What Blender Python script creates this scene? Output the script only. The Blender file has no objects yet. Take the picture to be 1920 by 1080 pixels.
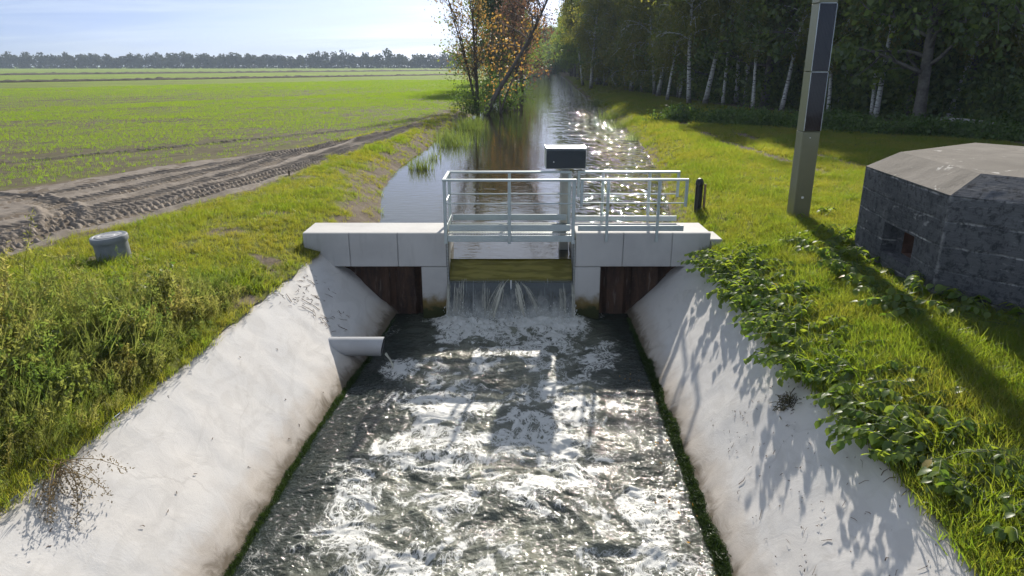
import bpy, bmesh, math, random
import numpy as np
from mathutils import Vector, Matrix, Euler

R = math.radians
sc = bpy.context.scene
COL = sc.collection

# ------------------------------------------------------------------ camera
PITCH = math.atan(418 / 1300.0)
cam = bpy.data.cameras.new('camera')
cam.sensor_width = 36.0
cam.lens = 1300 / 1920 * 36
cam.clip_start = 0.05
cam.clip_end = 5000
cam_o = bpy.data.objects.new('camera', cam)
cam_o.location = (0, 0, 3.0)
cam_o.rotation_euler = (math.pi / 2 - PITCH, 0, 0)
COL.objects.link(cam_o)
sc.camera = cam_o

# ------------------------------------------------------------------ sky and sun
SUN_AZ, SUN_EL = R(9.3), R(28)
world = bpy.data.worlds.new('World')
sc.world = world
world.use_nodes = True
wn = world.node_tree
wn.nodes.clear()
w_out = wn.nodes.new('ShaderNodeOutputWorld')
w_bg = wn.nodes.new('ShaderNodeBackground')
w_bg.inputs['Strength'].default_value = 0.068
w_sky = wn.nodes.new('ShaderNodeTexSky')
w_sky.sky_type = 'NISHITA'
w_sky.sun_disc = False
w_sky.sun_elevation = SUN_EL
w_sky.sun_rotation = SUN_AZ
w_sky.air_density = 0.25
w_sky.dust_density = 0.9
w_sky.ozone_density = 5.5
# thin high cloud spread over the whole dome
tc = wn.nodes.new('ShaderNodeTexCoord')
sep = wn.nodes.new('ShaderNodeSeparateXYZ')
wn.links.new(tc.outputs['Generated'], sep.inputs[0])
def wmath(op, a, b):
    n = wn.nodes.new('ShaderNodeMath'); n.operation = op
    for i, q in enumerate((a, b)):
        if isinstance(q, (int, float)): n.inputs[i].default_value = q
        else: wn.links.new(q, n.inputs[i])
    return n.outputs[0]
zz = wmath('ADD', wmath('MAXIMUM', sep.outputs[2], 0.0), 0.10)
cmb = wn.nodes.new('ShaderNodeCombineXYZ')
wn.links.new(wmath('DIVIDE', sep.outputs[0], zz), cmb.inputs[0])
wn.links.new(wmath('DIVIDE', sep.outputs[1], zz), cmb.inputs[1])
mp = wn.nodes.new('ShaderNodeMapping')
mp.inputs['Rotation'].default_value = (0, 0, R(-28))
mp.inputs['Scale'].default_value = (0.32, 0.85, 1)
wn.links.new(cmb.outputs[0], mp.inputs[0])
cn = wn.nodes.new('ShaderNodeTexNoise')
cn.inputs['Scale'].default_value = 1.25
cn.inputs['Detail'].default_value = 8
cn.inputs['Roughness'].default_value = 0.58
cn.inputs['Distortion'].default_value = 0.5
wn.links.new(mp.outputs[0], cn.inputs['Vector'])
cr = wn.nodes.new('ShaderNodeMapRange')
cr.interpolation_type = 'SMOOTHSTEP'
cr.inputs[1].default_value = 0.36; cr.inputs[2].default_value = 0.72
cr.inputs[3].default_value = 0.10; cr.inputs[4].default_value = 0.85
wn.links.new(cn.outputs['Fac'], cr.inputs[0])
cm = wn.nodes.new('ShaderNodeMix'); cm.data_type = 'RGBA'
wn.links.new(cr.outputs[0], cm.inputs[0])
wn.links.new(w_sky.outputs[0], cm.inputs[6])
# a thin veil of high cloud, the same everywhere on the dome
cm.inputs[7].default_value = (7.0, 7.9, 9.0, 1)
wn.links.new(cm.outputs[2], w_bg.inputs['Color'])
wn.links.new(w_bg.outputs[0], w_out.inputs['Surface'])

S = Vector((math.sin(SUN_AZ) * math.cos(SUN_EL), math.cos(SUN_AZ) * math.cos(SUN_EL), math.sin(SUN_EL)))
sun = bpy.data.lights.new('sun', 'SUN')
sun.energy = 3.7
sun.angle = R(0.9)
sun.color = (1.0, 0.93, 0.82)
sun_o = bpy.data.objects.new('sun', sun)
sun_o.rotation_euler = S.to_track_quat('Z', 'Y').to_euler()
sun_o.location = S * 60
COL.objects.link(sun_o)

sc.view_settings.view_transform = 'Standard'
sc.view_settings.look = 'None'
sc.view_settings.gamma = 1.0
sc.view_settings.use_curve_mapping = False
sc.view_settings.exposure = 0.93
sc.render.engine = 'CYCLES'
cy = sc.cycles
cy.use_denoising = True
cy.use_adaptive_sampling = True
cy.adaptive_threshold = 0.025
cy.max_bounces = 7
cy.diffuse_bounces = 4
cy.glossy_bounces = 2
cy.transmission_bounces = 4
cy.transparent_max_bounces = 6
cy.volume_bounces = 0
cy.sample_clamp_indirect = 4.0
cy.caustics_reflective = False
cy.caustics_refractive = False

# ------------------------------------------------------------------ numpy noise
_rs = np.random.RandomState(7)
_perm = _rs.permutation(512)
_ang = _rs.rand(512) * 2 * np.pi
def pn(x, y, seed=0):
    x = np.asarray(x, float) + seed * 17.37; y = np.asarray(y, float) + seed * 9.71
    xi = np.floor(x).astype(int); yi = np.floor(y).astype(int)
    xf = x - xi; yf = y - yi
    def g(ix, iy, dx, dy):
        a = _ang[_perm[(_perm[ix & 511] + iy) & 511]]
        return np.cos(a) * dx + np.sin(a) * dy
    u = xf * xf * xf * (xf * (xf * 6 - 15) + 10); v = yf * yf * yf * (yf * (yf * 6 - 15) + 10)
    n00 = g(xi, yi, xf, yf); n10 = g(xi + 1, yi, xf - 1, yf)
    n01 = g(xi, yi + 1, xf, yf - 1); n11 = g(xi + 1, yi + 1, xf - 1, yf - 1)
    return 1.5 * ((n00 * (1 - u) + n10 * u) * (1 - v) + (n01 * (1 - u) + n11 * u) * v)
def fbm(x, y, o=4, seed=0, gain=0.5):
    r = 0; a = 1.0; t = 0
    for i in range(o):
        r = r + a * pn(np.asarray(x) * 2 ** i, np.asarray(y) * 2 ** i, seed + i * 3); t += a; a *= gain
    return r / t
def sstep(a, b, x):
    t = np.clip((np.asarray(x, float) - a) / (b - a), 0, 1)
    return t * t * (3 - 2 * t)

# ------------------------------------------------------------------ material helpers
def new_mat(name):
    m = bpy.data.materials.new(name); m.use_nodes = True
    nt = m.node_tree; nt.nodes.clear()
    return m, nt
def nd(nt, t, ins=None, **props):
    n = nt.nodes.new(t)
    for k, v in props.items(): setattr(n, k, v)
    for k, v in (ins or {}).items():
        if isinstance(v, bpy.types.NodeSocket): nt.links.new(v, n.inputs[k])
        else: n.inputs[k].default_value = v
    return n
def c4(c): return (c[0], c[1], c[2], 1.0)
def coords(nt, scale=(1, 1, 1), rot=(0, 0, 0), obj=False):
    if obj: src = nd(nt, 'ShaderNodeTexCoord').outputs['Object']
    else: src = nd(nt, 'ShaderNodeNewGeometry').outputs['Position']
    return nd(nt, 'ShaderNodeMapping', {'Vector': src, 'Scale': scale, 'Rotation': rot}).outputs[0]
def noise(nt, vec, s, d=4, r=0.55, dist=0.0):
    return nd(nt, 'ShaderNodeTexNoise', {'Vector': vec, 'Scale': s, 'Detail': d, 'Roughness': r, 'Distortion': dist}).outputs['Fac']
def rng(nt, f, a, b, lo=0.0, hi=1.0):
    return nd(nt, 'ShaderNodeMapRange', {0: f, 1: a, 2: b, 3: lo, 4: hi}, interpolation_type='SMOOTHSTEP').outputs[0]
def mth(nt, op, a, b=0.0):
    return nd(nt, 'ShaderNodeMath', {0: a, 1: b}, operation=op).outputs[0]
def mix(nt, f, a, b, mode='MIX'):
    n = nd(nt, 'ShaderNodeMix', data_type='RGBA', blend_type=mode)
    for i, v in ((0, f), (6, a), (7, b)):
        if isinstance(v, bpy.types.NodeSocket): nt.links.new(v, n.inputs[i])
        else: n.inputs[i].default_value = v if i == 0 else c4(v)
    return n.outputs[2]
def bump(nt, h, strength=0.5, dist=0.02, normal=None):
    ins = {'Height': h, 'Strength': strength, 'Distance': dist}
    if normal: ins['Normal'] = normal
    return nd(nt, 'ShaderNodeBump', ins).outputs[0]
def attr(nt, name, typ='GEOMETRY', out='Fac'):
    return nd(nt, 'ShaderNodeAttribute', attribute_name=name, attribute_type=typ).outputs[out]
def pbsdf(nt, col, rough=0.6, normal=None, metal=0.0, spec=0.5, ior=1.5):
    n = nd(nt, 'ShaderNodeBsdfPrincipled')
    for k, v in (('Base Color', col), ('Roughness', rough), ('Metallic', metal), ('IOR', ior), ('Specular IOR Level', spec)):
        if isinstance(v, bpy.types.NodeSocket): nt.links.new(v, n.inputs[k])
        else: n.inputs[k].default_value = c4(v) if k == 'Base Color' else v
    if normal: nt.links.new(normal, n.inputs['Normal'])
    return n.outputs[0]
def out(nt, sh):
    nd(nt, 'ShaderNodeOutputMaterial', {'Surface': sh})
def posz(nt):
    return nd(nt, 'ShaderNodeSeparateXYZ', {0: nd(nt, 'ShaderNodeNewGeometry').outputs['Position']}).outputs

M = {}
def leaf_mat(name, c1, c2, t1, t2, trans=0.5, gloss=0.06, inst=False):
    """c1..c2: reflected colour, t1..t2: colour of the light let through; varied leaf by leaf"""
    m, nt = new_mat(name)
    if inst: f = attr(nt, 'tint', 'INSTANCER')
    else: f = attr(nt, 'tint')
    oi = nd(nt, 'ShaderNodeObjectInfo').outputs['Random']
    f2 = mth(nt, 'ADD', mth(nt, 'MULTIPLY', f, 0.75), mth(nt, 'MULTIPLY', oi, 0.25))
    d = nd(nt, 'ShaderNodeBsdfDiffuse', {'Color': mix(nt, f2, c1, c2)}).outputs[0]
    t = nd(nt, 'ShaderNodeBsdfTranslucent', {'Color': mix(nt, f2, t1, t2)}).outputs[0]
    g = nd(nt, 'ShaderNodeBsdfGlossy', {'Color': (1, 1, 1, 1), 'Roughness': 0.38}).outputs[0]
    a = nd(nt, 'ShaderNodeMixShader', {0: trans, 1: d, 2: t}).outputs[0]
    out(nt, nd(nt, 'ShaderNodeMixShader', {0: gloss, 1: a, 2: g}).outputs[0])
    M[name] = m
    return m
def simple(name, col, rough=0.5, metal=0.0, var=0.12, scale=14.0, bmp=0.15, spec=0.5):
    m, nt = new_mat(name)
    v = coords(nt)
    n1 = noise(nt, v, scale, 5)
    n2 = noise(nt, v, scale * 0.17, 3)
    k = mth(nt, 'ADD', mth(nt, 'MULTIPLY', n1, var), mth(nt, 'MULTIPLY', n2, var * 1.5))
    dark = tuple(q * (1 - var) for q in col); lite = tuple(min(1, q * (1 + var)) for q in col)
    c = mix(nt, rng(nt, k, 0.35 * var * 2.5, 0.65 * var * 2.5), dark, lite)
    out(nt, pbsdf(nt, c, rough, bump(nt, n1, bmp, 0.004), metal, spec))
    M[name] = m
    return m

# concrete: pale revetment slope
def concrete(name, base, warm, dark, stain=None, crack=True, rough=0.85, bstr=0.35):
    m, nt = new_mat(name)
    v = coords(nt)
    big = noise(nt, v, 0.55, 4, 0.6, 0.6)
    mid = noise(nt, v, 3.2, 6, 0.65, 0.8)
    fin = noise(nt, v, 38, 4, 0.7)
    c = mix(nt, rng(nt, big, 0.35, 0.68), base, warm)
    c = mix(nt, mth(nt, 'MULTIPLY', rng(nt, mid, 0.56, 0.78), 0.55), c, dark)
    c = mix(nt, mth(nt, 'MULTIPLY', rng(nt, fin, 0.62, 0.75), 0.35), c, dark)
    # trowelled swirls
    sw = noise(nt, coords(nt, (1.0, 0.45, 1.0), (0, 0, 0.5)), 2.4, 3, 0.5, 2.2)
    c = mix(nt, mth(nt, 'MULTIPLY', rng(nt, sw, 0.5, 0.60), 0.26), c, dark)
    h = mth(nt, 'ADD', mth(nt, 'MULTIPLY', mid, 0.7), mth(nt, 'MULTIPLY', fin, 0.12))
    if crack:
        vv = nd(nt, 'ShaderNodeTexVoronoi', {'Vector': nd(nt, 'ShaderNodeVectorMath', {0: v, 1: nd(nt, 'ShaderNodeVectorMath', {0: nd(nt, 'ShaderNodeTexNoise', {'Vector': v, 'Scale': 1.6, 'Detail': 4}).outputs['Color'], 'Scale': 0.9}, operation='SCALE').outputs[0]}, operation='ADD').outputs[0], 'Scale': 0.42}, feature='DISTANCE_TO_EDGE').outputs['Distance']
        line = mth(nt, 'MULTIPLY', rng(nt, vv, 0.002, 0.009, 1, 0), rng(nt, big, 0.45, 0.6))
        c = mix(nt, mth(nt, 'MULTIPLY', line, 0.16), c, (0.16, 0.14, 0.12))
    if stain:
        z = posz(nt)[2]
        zz_ = mth(nt, 'ADD', z, mth(nt, 'MULTIPLY', mth(nt, 'SUBTRACT', mid, 0.5), 0.32))
        c = mix(nt, mth(nt, 'MULTIPLY', rng(nt, zz_, -1.54, -1.28, 1, 0), 0.46), c, (0.33, 0.25, 0.17))
        c = mix(nt, mth(nt, 'MULTIPLY', rng(nt, zz_, -1.66, -1.50, 1, 0), 0.9), c, (0.10, 0.075, 0.045))
        # soil washed over the upper rim
        c = mix(nt, mth(nt, 'MULTIPLY', rng(nt, mth(nt, 'ADD', z, mth(nt, 'MULTIPLY', big, 0.25)), -0.36, -0.24), 0.55), c, (0.27, 0.22, 0.15))
    out(nt, pbsdf(nt, c, rough, bump(nt, h, bstr, 0.03), 0, 0.3))
    M[name] = m
concrete('slope_concrete', (0.58, 0.57, 0.56), (0.63, 0.605, 0.575), (0.45, 0.43, 0.405), stain=True)
def beam_concrete():
    m, nt = new_mat('beam_concrete')
    v = coords(nt)
    big = noise(nt, v, 1.1, 4, 0.6, 0.4)
    run = noise(nt, coords(nt, (9, 9, 0.8)), 1.0, 5, 0.6)
    fin = noise(nt, v, 60, 3, 0.7)
    c = mix(nt, rng(nt, big, 0.35, 0.7), (0.56, 0.55, 0.53), (0.47, 0.46, 0.445))
    c = mix(nt, mth(nt, 'MULTIPLY', rng(nt, run, 0.55, 0.75), 0.4), c, (0.36, 0.35, 0.33))
    pits = nd(nt, 'ShaderNodeTexVoronoi', {'Vector': v, 'Scale': 26.0}).outputs['Distance']
    c = mix(nt, rng(nt, pits, 0.05, 0.10, 0.45, 0), c, (0.15, 0.145, 0.14))
    z = posz(nt)[2]
    zz_ = mth(nt, 'ADD', z, mth(nt, 'MULTIPLY', mth(nt, 'SUBTRACT', noise(nt, v, 7, 4), 0.5), 0.35))
    c = mix(nt, rng(nt, zz_, -1.42, -1.16, 0.95, 0), c, (0.18, 0.12, 0.025))
    c = mix(nt, rng(nt, zz_, -1.56, -1.40, 0.95, 0), c, (0.03, 0.04, 0.012))
    out(nt, pbsdf(nt, c, 0.8, bump(nt, mth(nt, 'ADD', fin, mth(nt, 'MULTIPLY', big, 3.0)), 0.25, 0.006), 0, 0.3))
    M['beam_concrete'] = m
beam_concrete()
def bunker_mat(name, top):
    m, nt = new_mat(name)
    v = coords(nt)
    big = noise(nt, v, 0.9, 5, 0.62, 0.7)
    mid = noise(nt, v, 5, 6, 0.7, 0.6)
    fin = noise(nt, v, 45, 4, 0.7)
    if top:
        c = mix(nt, rng(nt, big, 0.35, 0.7), (0.125, 0.113, 0.098), (0.185, 0.168, 0.148))
        c = mix(nt, mth(nt, 'MULTIPLY', rng(nt, mid, 0.55, 0.7), 0.6), c, (0.075, 0.068, 0.058))
        c = mix(nt, rng(nt, mth(nt, 'MULTIPLY', mid, noise(nt, v, 1.7, 4)), 0.34, 0.42, 0, 0.8), c, (0.6, 0.58, 0.54))
        h = mth(nt, 'ADD', mid, mth(nt, 'MULTIPLY', fin, 0.4))
    else:
        z = posz(nt)[2]
        wob = mth(nt, 'ADD', z, mth(nt, 'MULTIPLY', noise(nt, v, 0.8, 4), 0.16))
        board = mth(nt, 'FRACT', mth(nt, 'MULTIPLY', wob, 3.1))
        seam = rng(nt, mth(nt, 'ABSOLUTE', mth(nt, 'SUBTRACT', board, 0.5)), 0.015, 0.06, 1, 0)
        grain = noise(nt, coords(nt, (1.2, 1.2, 26)), 1.6, 5, 0.7, 0.3)
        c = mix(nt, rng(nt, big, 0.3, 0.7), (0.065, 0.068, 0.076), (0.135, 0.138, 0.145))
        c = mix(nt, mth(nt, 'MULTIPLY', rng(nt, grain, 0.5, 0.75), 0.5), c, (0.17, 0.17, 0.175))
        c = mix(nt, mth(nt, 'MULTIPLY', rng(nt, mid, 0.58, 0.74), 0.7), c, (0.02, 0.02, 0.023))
        eff = mth(nt, 'MULTIPLY', seam, rng(nt, noise(nt, v, 1.7, 6, 0.7), 0.44, 0.66))
        c = mix(nt, mth(nt, 'MULTIPLY', eff, 0.8), c, (0.48, 0.47, 0.46))
        sm = mth(nt, 'MULTIPLY', rng(nt, noise(nt, coords(nt, (1, 1, 3.2)), 3.1, 6, 0.7, 1.2), 0.60, 0.70), 0.6)
        c = mix(nt, sm, c, (0.40, 0.395, 0.39))
        # lime bled out along the upright corner
        dx = mth(nt, 'SUBTRACT', posz(nt)[0], 5.66); dy = mth(nt, 'SUBTRACT', posz(nt)[1], 8.87)
        dd = mth(nt, 'SQRT', mth(nt, 'ADD', mth(nt, 'MULTIPLY', dx, dx), mth(nt, 'MULTIPLY', dy, dy)))
        lime = mth(nt, 'MULTIPLY', rng(nt, mth(nt, 'ADD', dd, mth(nt, 'MULTIPLY', mid, 0.12)), 0.045, 0.10, 1, 0), rng(nt, noise(nt, v, 4.5, 4), 0.40, 0.62, 0.0, 0.6))
        c = mix(nt, lime, c, (0.50, 0.49, 0.48))
        c = mix(nt, mth(nt, 'MULTIPLY', rng(nt, noise(nt, v, 11, 6, 0.8, 0.4), 0.47, 0.62), 0.8), c, (0.028, 0.029, 0.033))
        h = mth(nt, 'ADD', mth(nt, 'ADD', grain, mth(nt, 'MULTIPLY', seam, -0.8)), mth(nt, 'MULTIPLY', mid, 0.6))
    out(nt, pbsdf(nt, c, 0.9, bump(nt, h, 0.6, 0.018), 0, 0.25))
    M[name] = m
bunker_mat('bunker_wall', False)
bunker_mat('bunker_top', True)

simple('aluminium_paint', (0.47, 0.53, 0.53), 0.42, 0.25, 0.06, 20, 0.05)
simple('galvanised', (0.55, 0.58, 0.58), 0.38, 0.7, 0.15, 30, 0.05)
simple('grating_green', (0.05, 0.11, 0.06), 0.6, 0.1, 0.2, 30)
simple('dark_steel', (0.07, 0.075, 0.08), 0.5, 0.5, 0.25, 30, 0.2)
simple('cabinet_front', (0.014, 0.022, 0.030), 0.28, 0.0, 0.15, 6, 0.02)
simple('lid_metal', (0.30, 0.32, 0.34), 0.5, 0.3, 0.3, 12, 0.1)
simple('bolt_steel', (0.62, 0.63, 0.62), 0.35, 0.8, 0.1, 30)
simple('pipe_grey', (0.40, 0.41, 0.43), 0.42, 0.0, 0.08, 9, 0.05)
simple('pipe_inside', (0.10, 0.10, 0.10), 0.6, 0.0, 0.2, 9, 0.1)
simple('manhole_plastic', (0.22, 0.235, 0.25), 0.5, 0.0, 0.14, 8, 0.1)
simple('manhole_lid', (0.40, 0.40, 0.41), 0.6, 0.0, 0.2, 12, 0.2)
simple('bollard_black', (0.015, 0.017, 0.02), 0.4, 0.0, 0.3, 10, 0.1)
simple('stake_wood', (0.20, 0.14, 0.085), 0.85, 0.0, 0.35, 18, 0.5)
simple('olive_paint', (0.205, 0.205, 0.125), 0.36, 0.15, 0.05, 9, 0.03)
simple('white_plastic', (0.8, 0.8, 0.8), 0.4, 0.0, 0.02, 9, 0.0)
simple('gate_olive', (0.2, 0.175, 0.04), 0.2, 0.0, 0.2, 7, 0.1)
simple('box_column', (0.50, 0.49, 0.44), 0.6, 0.0, 0.1, 10, 0.1)
simple('bark_brown', (0.085, 0.068, 0.052), 0.9, 0, 0.4, 9, 0.8)
simple('bark_grey', (0.14, 0.125, 0.11), 0.9, 0, 0.4, 9, 0.8)
simple('stem_green', (0.10, 0.13, 0.04), 0.7, 0, 0.3, 20, 0.2)
simple('stem_dry', (0.24, 0.17, 0.09), 0.8, 0, 0.3, 20, 0.2)
simple('twig', (0.12, 0.07, 0.04), 0.9, 0, 0.4, 25, 0.3)
simple('clod', (0.10, 0.09, 0.05), 0.95, 0, 0.5, 20, 0.8)
simple('brick_inside', (0.16, 0.085, 0.06), 0.9, 0, 0.4, 12, 0.6)

def solar_mat():
    m, nt = new_mat('solar_cells')
    p = posz(nt)
    fx = mth(nt, 'FRACT', mth(nt, 'MULTIPLY', p[0], 36.0))
    line = rng(nt, mth(nt, 'ABSOLUTE', mth(nt, 'SUBTRACT', fx, 0.5)), 0.03, 0.09, 1, 0)
    c = mix(nt, mth(nt, 'MULTIPLY', line, 0.35), (0.006, 0.006, 0.010), (0.10, 0.09, 0.09))
    out(nt, pbsdf(nt, c, 0.12))
    M['solar_cells'] = m
solar_mat()
def rust_mat():
    m, nt = new_mat('rusty_steel')
    v = coords(nt, (3.5, 3.5, 0.6))
    n1 = noise(nt, v, 1.6, 6, 0.65, 0.4); n2 = noise(nt, coords(nt), 22, 5, 0.7)
    c = mix(nt, rng(nt, n1, 0.35, 0.68), (0.048, 0.031, 0.025), (0.115, 0.066, 0.045))
    c = mix(nt, mth(nt, 'MULTIPLY', rng(nt, n2, 0.5, 0.75), 0.5), c, (0.17, 0.10, 0.07))
    c = mix(nt, mth(nt, 'MULTIPLY', rng(nt, noise(nt, v, 3.0, 4), 0.6, 0.72), 0.5), c, (0.30, 0.24, 0.20))
    out(nt, pbsdf(nt, c, 0.8, bump(nt, n2, 0.5, 0.01), 0.1, 0.3))
    M['rusty_steel'] = m
rust_mat()
def birch_mat():
    m, nt = new_mat('birch_bark')
    v = coords(nt, (1.2, 1.2, 6.0), obj=True)
    n1 = noise(nt, v, 2.2, 4, 0.6); z = nd(nt, 'ShaderNodeSeparateXYZ', {0: nd(nt, 'ShaderNodeTexCoord').outputs['Object']}).outputs[2]
    c = mix(nt, rng(nt, n1, 0.52, 0.62), (0.60, 0.59, 0.56), (0.09, 0.08, 0.07))
    low = mth(nt, 'ADD', z, mth(nt, 'MULTIPLY', noise(nt, coords(nt, (2, 2, 2), obj=True), 2, 3), 2.0))
    c = mix(nt, rng(nt, low, 1.0, 2.2, 0.8, 0), c, (0.12, 0.10, 0.085))
    out(nt, pbsdf(nt, c, 0.8, bump(nt, n1, 0.4, 0.02), 0, 0.2))
    M['birch_bark'] = m
birch_mat()

leaf_mat('leaf_wood', (0.070, 0.115, 0.048), (0.16, 0.20, 0.08), (0.12, 0.22, 0.035), (0.44, 0.54, 0.06), 0.44, 0.02)
leaf_mat('leaf_birch', (0.10, 0.13, 0.045), (0.19, 0.18, 0.05), (0.26, 0.32, 0.05), (0.52, 0.46, 0.07), 0.48, 0.02)
leaf_mat('leaf_alder', (0.10, 0.085, 0.035), (0.18, 0.115, 0.04), (0.26, 0.20, 0.05), (0.48, 0.29, 0.08), 0.5, 0.03)
leaf_mat('leaf_orange', (0.22, 0.11, 0.03), (0.28, 0.16, 0.04), (0.58, 0.30, 0.06), (0.66, 0.42, 0.09), 0.5, 0.03)
leaf_mat('leaf_russet', (0.10, 0.062, 0.045), (0.15, 0.09, 0.05), (0.22, 0.115, 0.075), (0.32, 0.17, 0.08), 0.45, 0.04)
leaf_mat('leaf_shrub', (0.075, 0.135, 0.032), (0.13, 0.18, 0.05), (0.13, 0.27, 0.02), (0.50, 0.60, 0.05), 0.48, 0.02)
leaf_mat('leaf_yellow', (0.30, 0.20, 0.03), (0.34, 0.26, 0.03), (0.5, 0.35, 0.03), (0.55, 0.42, 0.03), 0.4, 0.08)
leaf_mat('leaf_bramble', (0.055, 0.10, 0.03), (0.10, 0.15, 0.045), (0.10, 0.20, 0.03), (0.26, 0.38, 0.05), 0.42, 0.02)
leaf_mat('grass_blade', (0.070, 0.105, 0.016), (0.13, 0.125, 0.032), (0.25, 0.42, 0.02), (0.54, 0.48, 0.06), 0.54, 0.02, inst=True)
leaf_mat('crop_blade', (0.065, 0.12, 0.016), (0.10, 0.14, 0.02), (0.30, 0.52, 0.02), (0.44, 0.56, 0.03), 0.56, 0.02, inst=True)
leaf_mat('weed_leaf', (0.085, 0.12, 0.045), (0.19, 0.17, 0.07), (0.26, 0.40, 0.06), (0.58, 0.52, 0.14), 0.52, 0.01, inst=True)
leaf_mat('weed_dry', (0.16, 0.12, 0.06), (0.22, 0.17, 0.08), (0.2, 0.14, 0.06), (0.26, 0.2, 0.09), 0.35, 0.03)
leaf_mat('reed_blade', (0.06, 0.10, 0.025), (0.11, 0.14, 0.04), (0.20, 0.32, 0.04), (0.34, 0.40, 0.07), 0.5, 0.06)
leaf_mat('far_leaf', (0.030, 0.040, 0.022), (0.055, 0.060, 0.028), (0.04, 0.055, 0.02), (0.09, 0.09, 0.03), 0.3, 0.0)
leaf_mat('moss_blade', (0.030, 0.055, 0.018), (0.05, 0.08, 0.022), (0.05, 0.10, 0.02), (0.09, 0.14, 0.025), 0.3, 0.01, inst=True)

def ground_mat():
    m, nt = new_mat('ground_soil_and_turf')
    v = coords(nt)
    p = posz(nt)
    soil_a = attr(nt, 'soil'); field_a = attr(nt, 'field')
    n_big = noise(nt, v, 0.35, 4, 0.6, 0.5); n_mid = noise(nt, v, 2.2, 5, 0.65, 0.3); n_fin = noise(nt, v, 16, 5, 0.7)
    turf = mix(nt, rng(nt, n_mid, 0.35, 0.65), (0.10, 0.112, 0.024), (0.145, 0.16, 0.03))
    turf = mix(nt, rng(nt, n_fin, 0.5, 0.75), turf, (0.13, 0.11, 0.055))
    soil = mix(nt, rng(nt, n_mid, 0.3, 0.7), (0.115, 0.09, 0.068), (0.20, 0.165, 0.125))
    soil = mix(nt, mth(nt, 'MULTIPLY', rng(nt, n_fin, 0.5, 0.7), 0.6), soil, (0.07, 0.055, 0.04))
    # drilled rows on the field: running along (0.58, 0.81)
    b = mth(nt, 'ADD', mth(nt, 'MULTIPLY', p[0], -0.81), mth(nt, 'MULTIPLY', p[1], 0.58))
    bw = mth(nt, 'ADD', b, mth(nt, 'MULTIPLY', n_mid, 0.5))
    streak = noise(nt, coords(nt, (0.055, 0.9, 1), (0, 0, -math.atan2(0.81, 0.58))), 0.55, 6, 0.7)
    green = mix(nt, rng(nt, noise(nt, v, 0.11, 5, 0.6), 0.35, 0.65), (0.17, 0.255, 0.022), (0.23, 0.32, 0.03))
    patch = mth(nt, 'ADD', mth(nt, 'MULTIPLY', streak, 0.65), mth(nt, 'MULTIPLY', n_fin, 0.35))
    spk = noise(nt, coords(nt, (0.25, 1.0, 1), (0, 0, -math.atan2(0.81, 0.58))), 2.6, 4, 0.7)
    dens = mth(nt, 'MAXIMUM', rng(nt, patch, 0.42, 0.55, 1.0, 0.0), rng(nt, spk, 0.42, 0.52, 0.8, 0.0))
    dist = mth(nt, 'SQRT', mth(nt, 'ADD', mth(nt, 'MULTIPLY', p[0], p[0]), mth(nt, 'MULTIPLY', p[1], p[1])))
    cover = rng(nt, dist, 25, 150, 0.12, 1.0)
    fsoil = mix(nt, 0.6, soil, (0.085, 0.070, 0.046))
    greenf = mix(nt, mth(nt, 'MULTIPLY', dens, rng(nt, dist, 60, 260, 0.85, 0.3)), green, fsoil)
    fieldc = mix(nt, cover, fsoil, greenf)
    # bare furrows: the drill's edge line and two headland strips far off
    for b0, w in ((26.4, 0.42), (39.0, 0.18), (52.0, 0.25), (71.0, 0.3)):
        d = mth(nt, 'ABSOLUTE', mth(nt, 'SUBTRACT', bw, b0))
        fieldc = mix(nt, rng(nt, d, w * 0.6, w * 1.2, 0.95, 0), fieldc, (0.075, 0.062, 0.042))
    for per, amp in ((5.3, 0.75), (1.9, 0.45)):
        fr = mth(nt, 'ABSOLUTE', mth(nt, 'SUBTRACT', mth(nt, 'FRACT', mth(nt, 'DIVIDE', bw, per)), 0.5))
        ln = mth(nt, 'MULTIPLY', rng(nt, fr, 0.012, 0.05, amp, 0), rng(nt, streak, 0.40, 0.60))
        fieldc = mix(nt, mth(nt, 'MULTIPLY', ln, rng(nt, dist, 90, 220, 1, 0)), fieldc, (0.075, 0.062, 0.042))
    c = mix(nt, rng(nt, mth(nt, 'ADD', soil_a, mth(nt, 'MULTIPLY', mth(nt, 'SUBTRACT', n_mid, 0.5), 0.9)), 0.35, 0.6), turf, soil)
    c = mix(nt, field_a, c, fieldc)
    h = mth(nt, 'ADD', mth(nt, 'MULTIPLY', n_mid, 0.6), mth(nt, 'MULTIPLY', n_fin, 0.5))
    out(nt, pbsdf(nt, c, 0.95, bump(nt, h, 0.8, 0.06), 0, 0.1))
    M['ground'] = m
ground_mat()
def mud_mat():
    m, nt = new_mat('mud')
    v = coords(nt)
    n1 = noise(nt, v, 1.3, 5, 0.6); n2 = noise(nt, v, 24, 5, 0.7)
    c = mix(nt, rng(nt, n1, 0.3, 0.7), (0.19, 0.162, 0.135), (0.27, 0.235, 0.20))
    c = mix(nt, mth(nt, 'MULTIPLY', rng(nt, n2, 0.55, 0.72), 0.6), c, (0.10, 0.08, 0.062))
    out(nt, pbsdf(nt, c, 0.92, bump(nt, n2, 0.6, 0.02), 0, 0.15))
    M['mud'] = m
mud_mat()
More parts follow.
